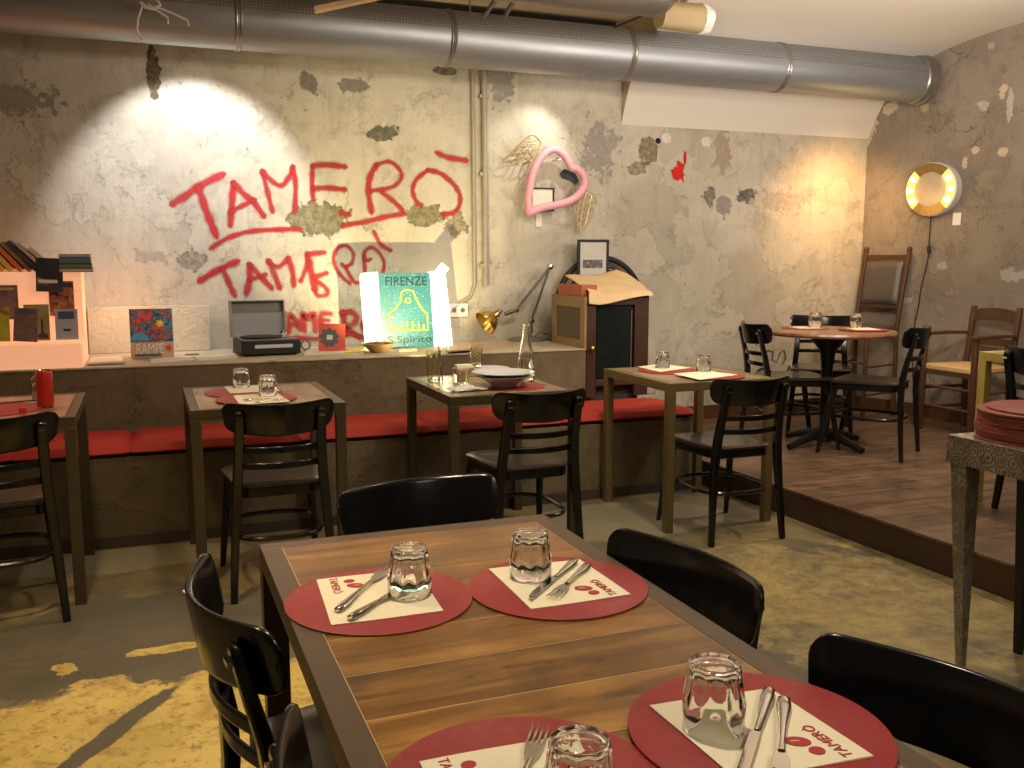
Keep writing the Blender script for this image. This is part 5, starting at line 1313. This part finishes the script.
mb.grid(pad, 16, 16); mb.grid(pad2, 16, 16); obj('back_pad', mb, 'leather', t, smooth=60)
obj('seat', MB().prism(rrect(.20, .215, -.2, .21, .04), .68, .735), 'leather', t, bevel=.012)
for y in (.185,): 
    for z in (.25, .45): obj('front_stretcher', MB().tube([(-.2, y, z), (.2, y, z)], .01, 8), 'walnut', t)

# ------------------------------------------------------------------ straw-seated armchair
fc = Vector((-1, 0)); t = thing('armchair', 'brown wooden armchair with a woven straw seat by the right wall', 'armchair', (5.29, 4.84, .15), place_rot(fc)); t.scale = (.88, .86, 1)
for s in (-1, 1):
    obj('rear_post', MB().bar([(s * .21, -.22, 0), (s * .21, -.2, .45), (s * .215, -.26, .87)], .038, .034, (0, 1, 0)), 'walnut', t, bevel=.004)
    obj('front_post', MB().bar([(s * .245, .22, 0), (s * .245, .215, .665)], .038, .036, (0, 1, 0)), 'walnut', t, bevel=.004)
    obj('armrest', MB().bar([(s * .225, -.24, .68), (s * .25, 0, .685), (s * .25, .25, .68)], [.03, .05, .06], .022, (0, 0, 1)), 'walnut', t, bevel=.005)
    for z in (.16, .30): obj('side_stretcher', MB().tube([(s * .215, -.2, z), (s * .243, .21, z)], .011, 8), 'walnut', t)
mb = MB(); o = [(-.205, .76)] + [(-.205 + .41 * k / 12, .845 + .02 * math.sin(PI * k / 12)) for k in range(13)] + [(.205, .76)] + [(.205 - .41 * k / 12, .765 + .012 * math.sin(PI * k / 12)) for k in range(1, 12)]
mb.prism(o, -.262, -.238, 'xz'); obj('crest_rail', mb, 'walnut', t, bevel=.003)
obj('lower_back_rail', MB().bar([(-.2, -.228, .63), (.2, -.228, .63)], .02, .05, (0, 0, 1)), 'walnut', t, bevel=.003)
obj('seat', MB().prism(rrect(.2, .235, -.2, .225, .03), .43, .475), 'straw', t, bevel=.012)
obj('seat_rail', MB().bar([(-.24, .212, .42), (.24, .212, .42)], .022, .035, (0, 0, 1)), 'walnut', t)
for z in (.18, .32): obj('front_stretcher', MB().tube([(-.24, .213, z), (.24, .213, z)], .011, 8), 'walnut', t)

# ------------------------------------------------------------------ lights
def spot(name, loc, target, energy, color, angle, blend=.3, r=.03):
    l = bpy.data.lights.new(name, 'SPOT'); l.energy = energy; l.color = color; l.spot_size = D(angle); l.spot_blend = blend; l.shadow_soft_size = r
    o = bpy.data.objects.new(name, l); COL.objects.link(o); o.location = loc; o.rotation_euler = (Vector(target) - Vector(loc)).to_track_quat('-Z', 'Y').to_euler(); return o
def area(name, loc, target, energy, color, sx, sy=None):
    l = bpy.data.lights.new(name, 'AREA'); l.energy = energy; l.color = color; l.shape = 'RECTANGLE'; l.size = sx; l.size_y = sy or sx
    o = bpy.data.objects.new(name, l); COL.objects.link(o); o.location = loc; o.rotation_euler = (Vector(target) - Vector(loc)).to_track_quat('-Z', 'Y').to_euler(); return o
def point(name, loc, energy, color, r=.05):
    l = bpy.data.lights.new(name, 'POINT'); l.energy = energy; l.color = color; l.shadow_soft_size = r
    o = bpy.data.objects.new(name, l); COL.objects.link(o); o.location = loc; return o
WARM = (1.0, .85, .65); AMB = (1.0, .72, .38); CW = (1.0, .93, .82)
w1 = aty(200, 130, YW); w2 = aty(530, 110, YW)
spot('wall_spot', (w1.x, 5.27, 2.42), (w1.x - .03, 6.0, 1.78), 66, (.97, .97, 1.0), 84, .4, .02)
spot('wall_spot', (w2.x + .16, 5.62, 2.44), (w2.x - .02, 6.0, 2.0), 12, (1.0, .96, .84), 84, .7, .01)
# ceiling downlights of the room
def down(x, y, e, c, ang=125, z=2.9, tx=0, ty=0): spot('ceiling_downlight', (x, y, z), (x + tx, y + ty, 0), e, c, ang, .8, .07)
down(.55, 1.5, 95, WARM, 100)
down(-.35, 2.7, 130, AMB, 90)
down(2.2, 3.0, 70, WARM, 110)
down(4.3, 3.9, 95, (1, .82, .62), 120)
down(.6, 3.9, 40, WARM, 110)
down(1.6, -.6, 60, WARM, 120)
area('rear_fill', (1.5, -1.2, 2.8), (1.8, 3.0, .8), 22, WARM, 1.0)  # added fill from behind the camera, no fixture
area('wall_fill', (2.1, 3.4, 2.5), (2.2, 6.0, 1.7), 27, WARM, 1.2, .3)  # added fill washing the back wall, no fixture
area('wall_fill', (3.4, 3.2, 2.0), (4.2, 5.8, 2.5), 30, (1, .88, .76), .8, .4)  # added fill towards the vault and the wall below it
area('ceiling_fill', (4.6, 3.6, 2.2), (4.5, 4.4, 2.96), 12, (1, .9, .82), .8, .4)  # added uplight brightening the pale ceiling, no fixture
# added orange spot for the warm corner glow, no fixture
spot('corner_fill', (4.92, 5.33, 2.1), (5.02, 6.0, 1.65), 42, (1.0, .55, .2), 110, .95, .08)
point('ring_glow', atrw(905, 205, .35), 3, (1.0, .66, .25), .12)
# the spot that makes the sign blaze
spot('sign_spot', (1.45, 4.97, .84), (1.46, 5.9, 1.42), 75, (1.0, .82, .42), 92, .8, .012)
# left: added point light for the shelf's glow on the wall
point('display_glow', (-.12, 5.72, 1.10), 2.2, (1.0, .5, .22), .05)
spot('left_lamp', (-1.1, 4.6, 2.3), (-.6, 4.3, .7), 30, (1.0, .55, .38), 60, .6, .05)
wd = bpy.data.worlds.new('world'); SC.world = wd; wd.use_nodes = True
wd.node_tree.nodes['Background'].inputs[0].default_value = (1, .85, .65, 1); wd.node_tree.nodes['Background'].inputs[1].default_value = .04
vs_ = SC.view_settings; vs_.view_transform = 'Standard'; vs_.look = 'None'; vs_.gamma = 1; vs_.exposure = 0.13
try: vs_.use_curve_mapping = False
except Exception: pass
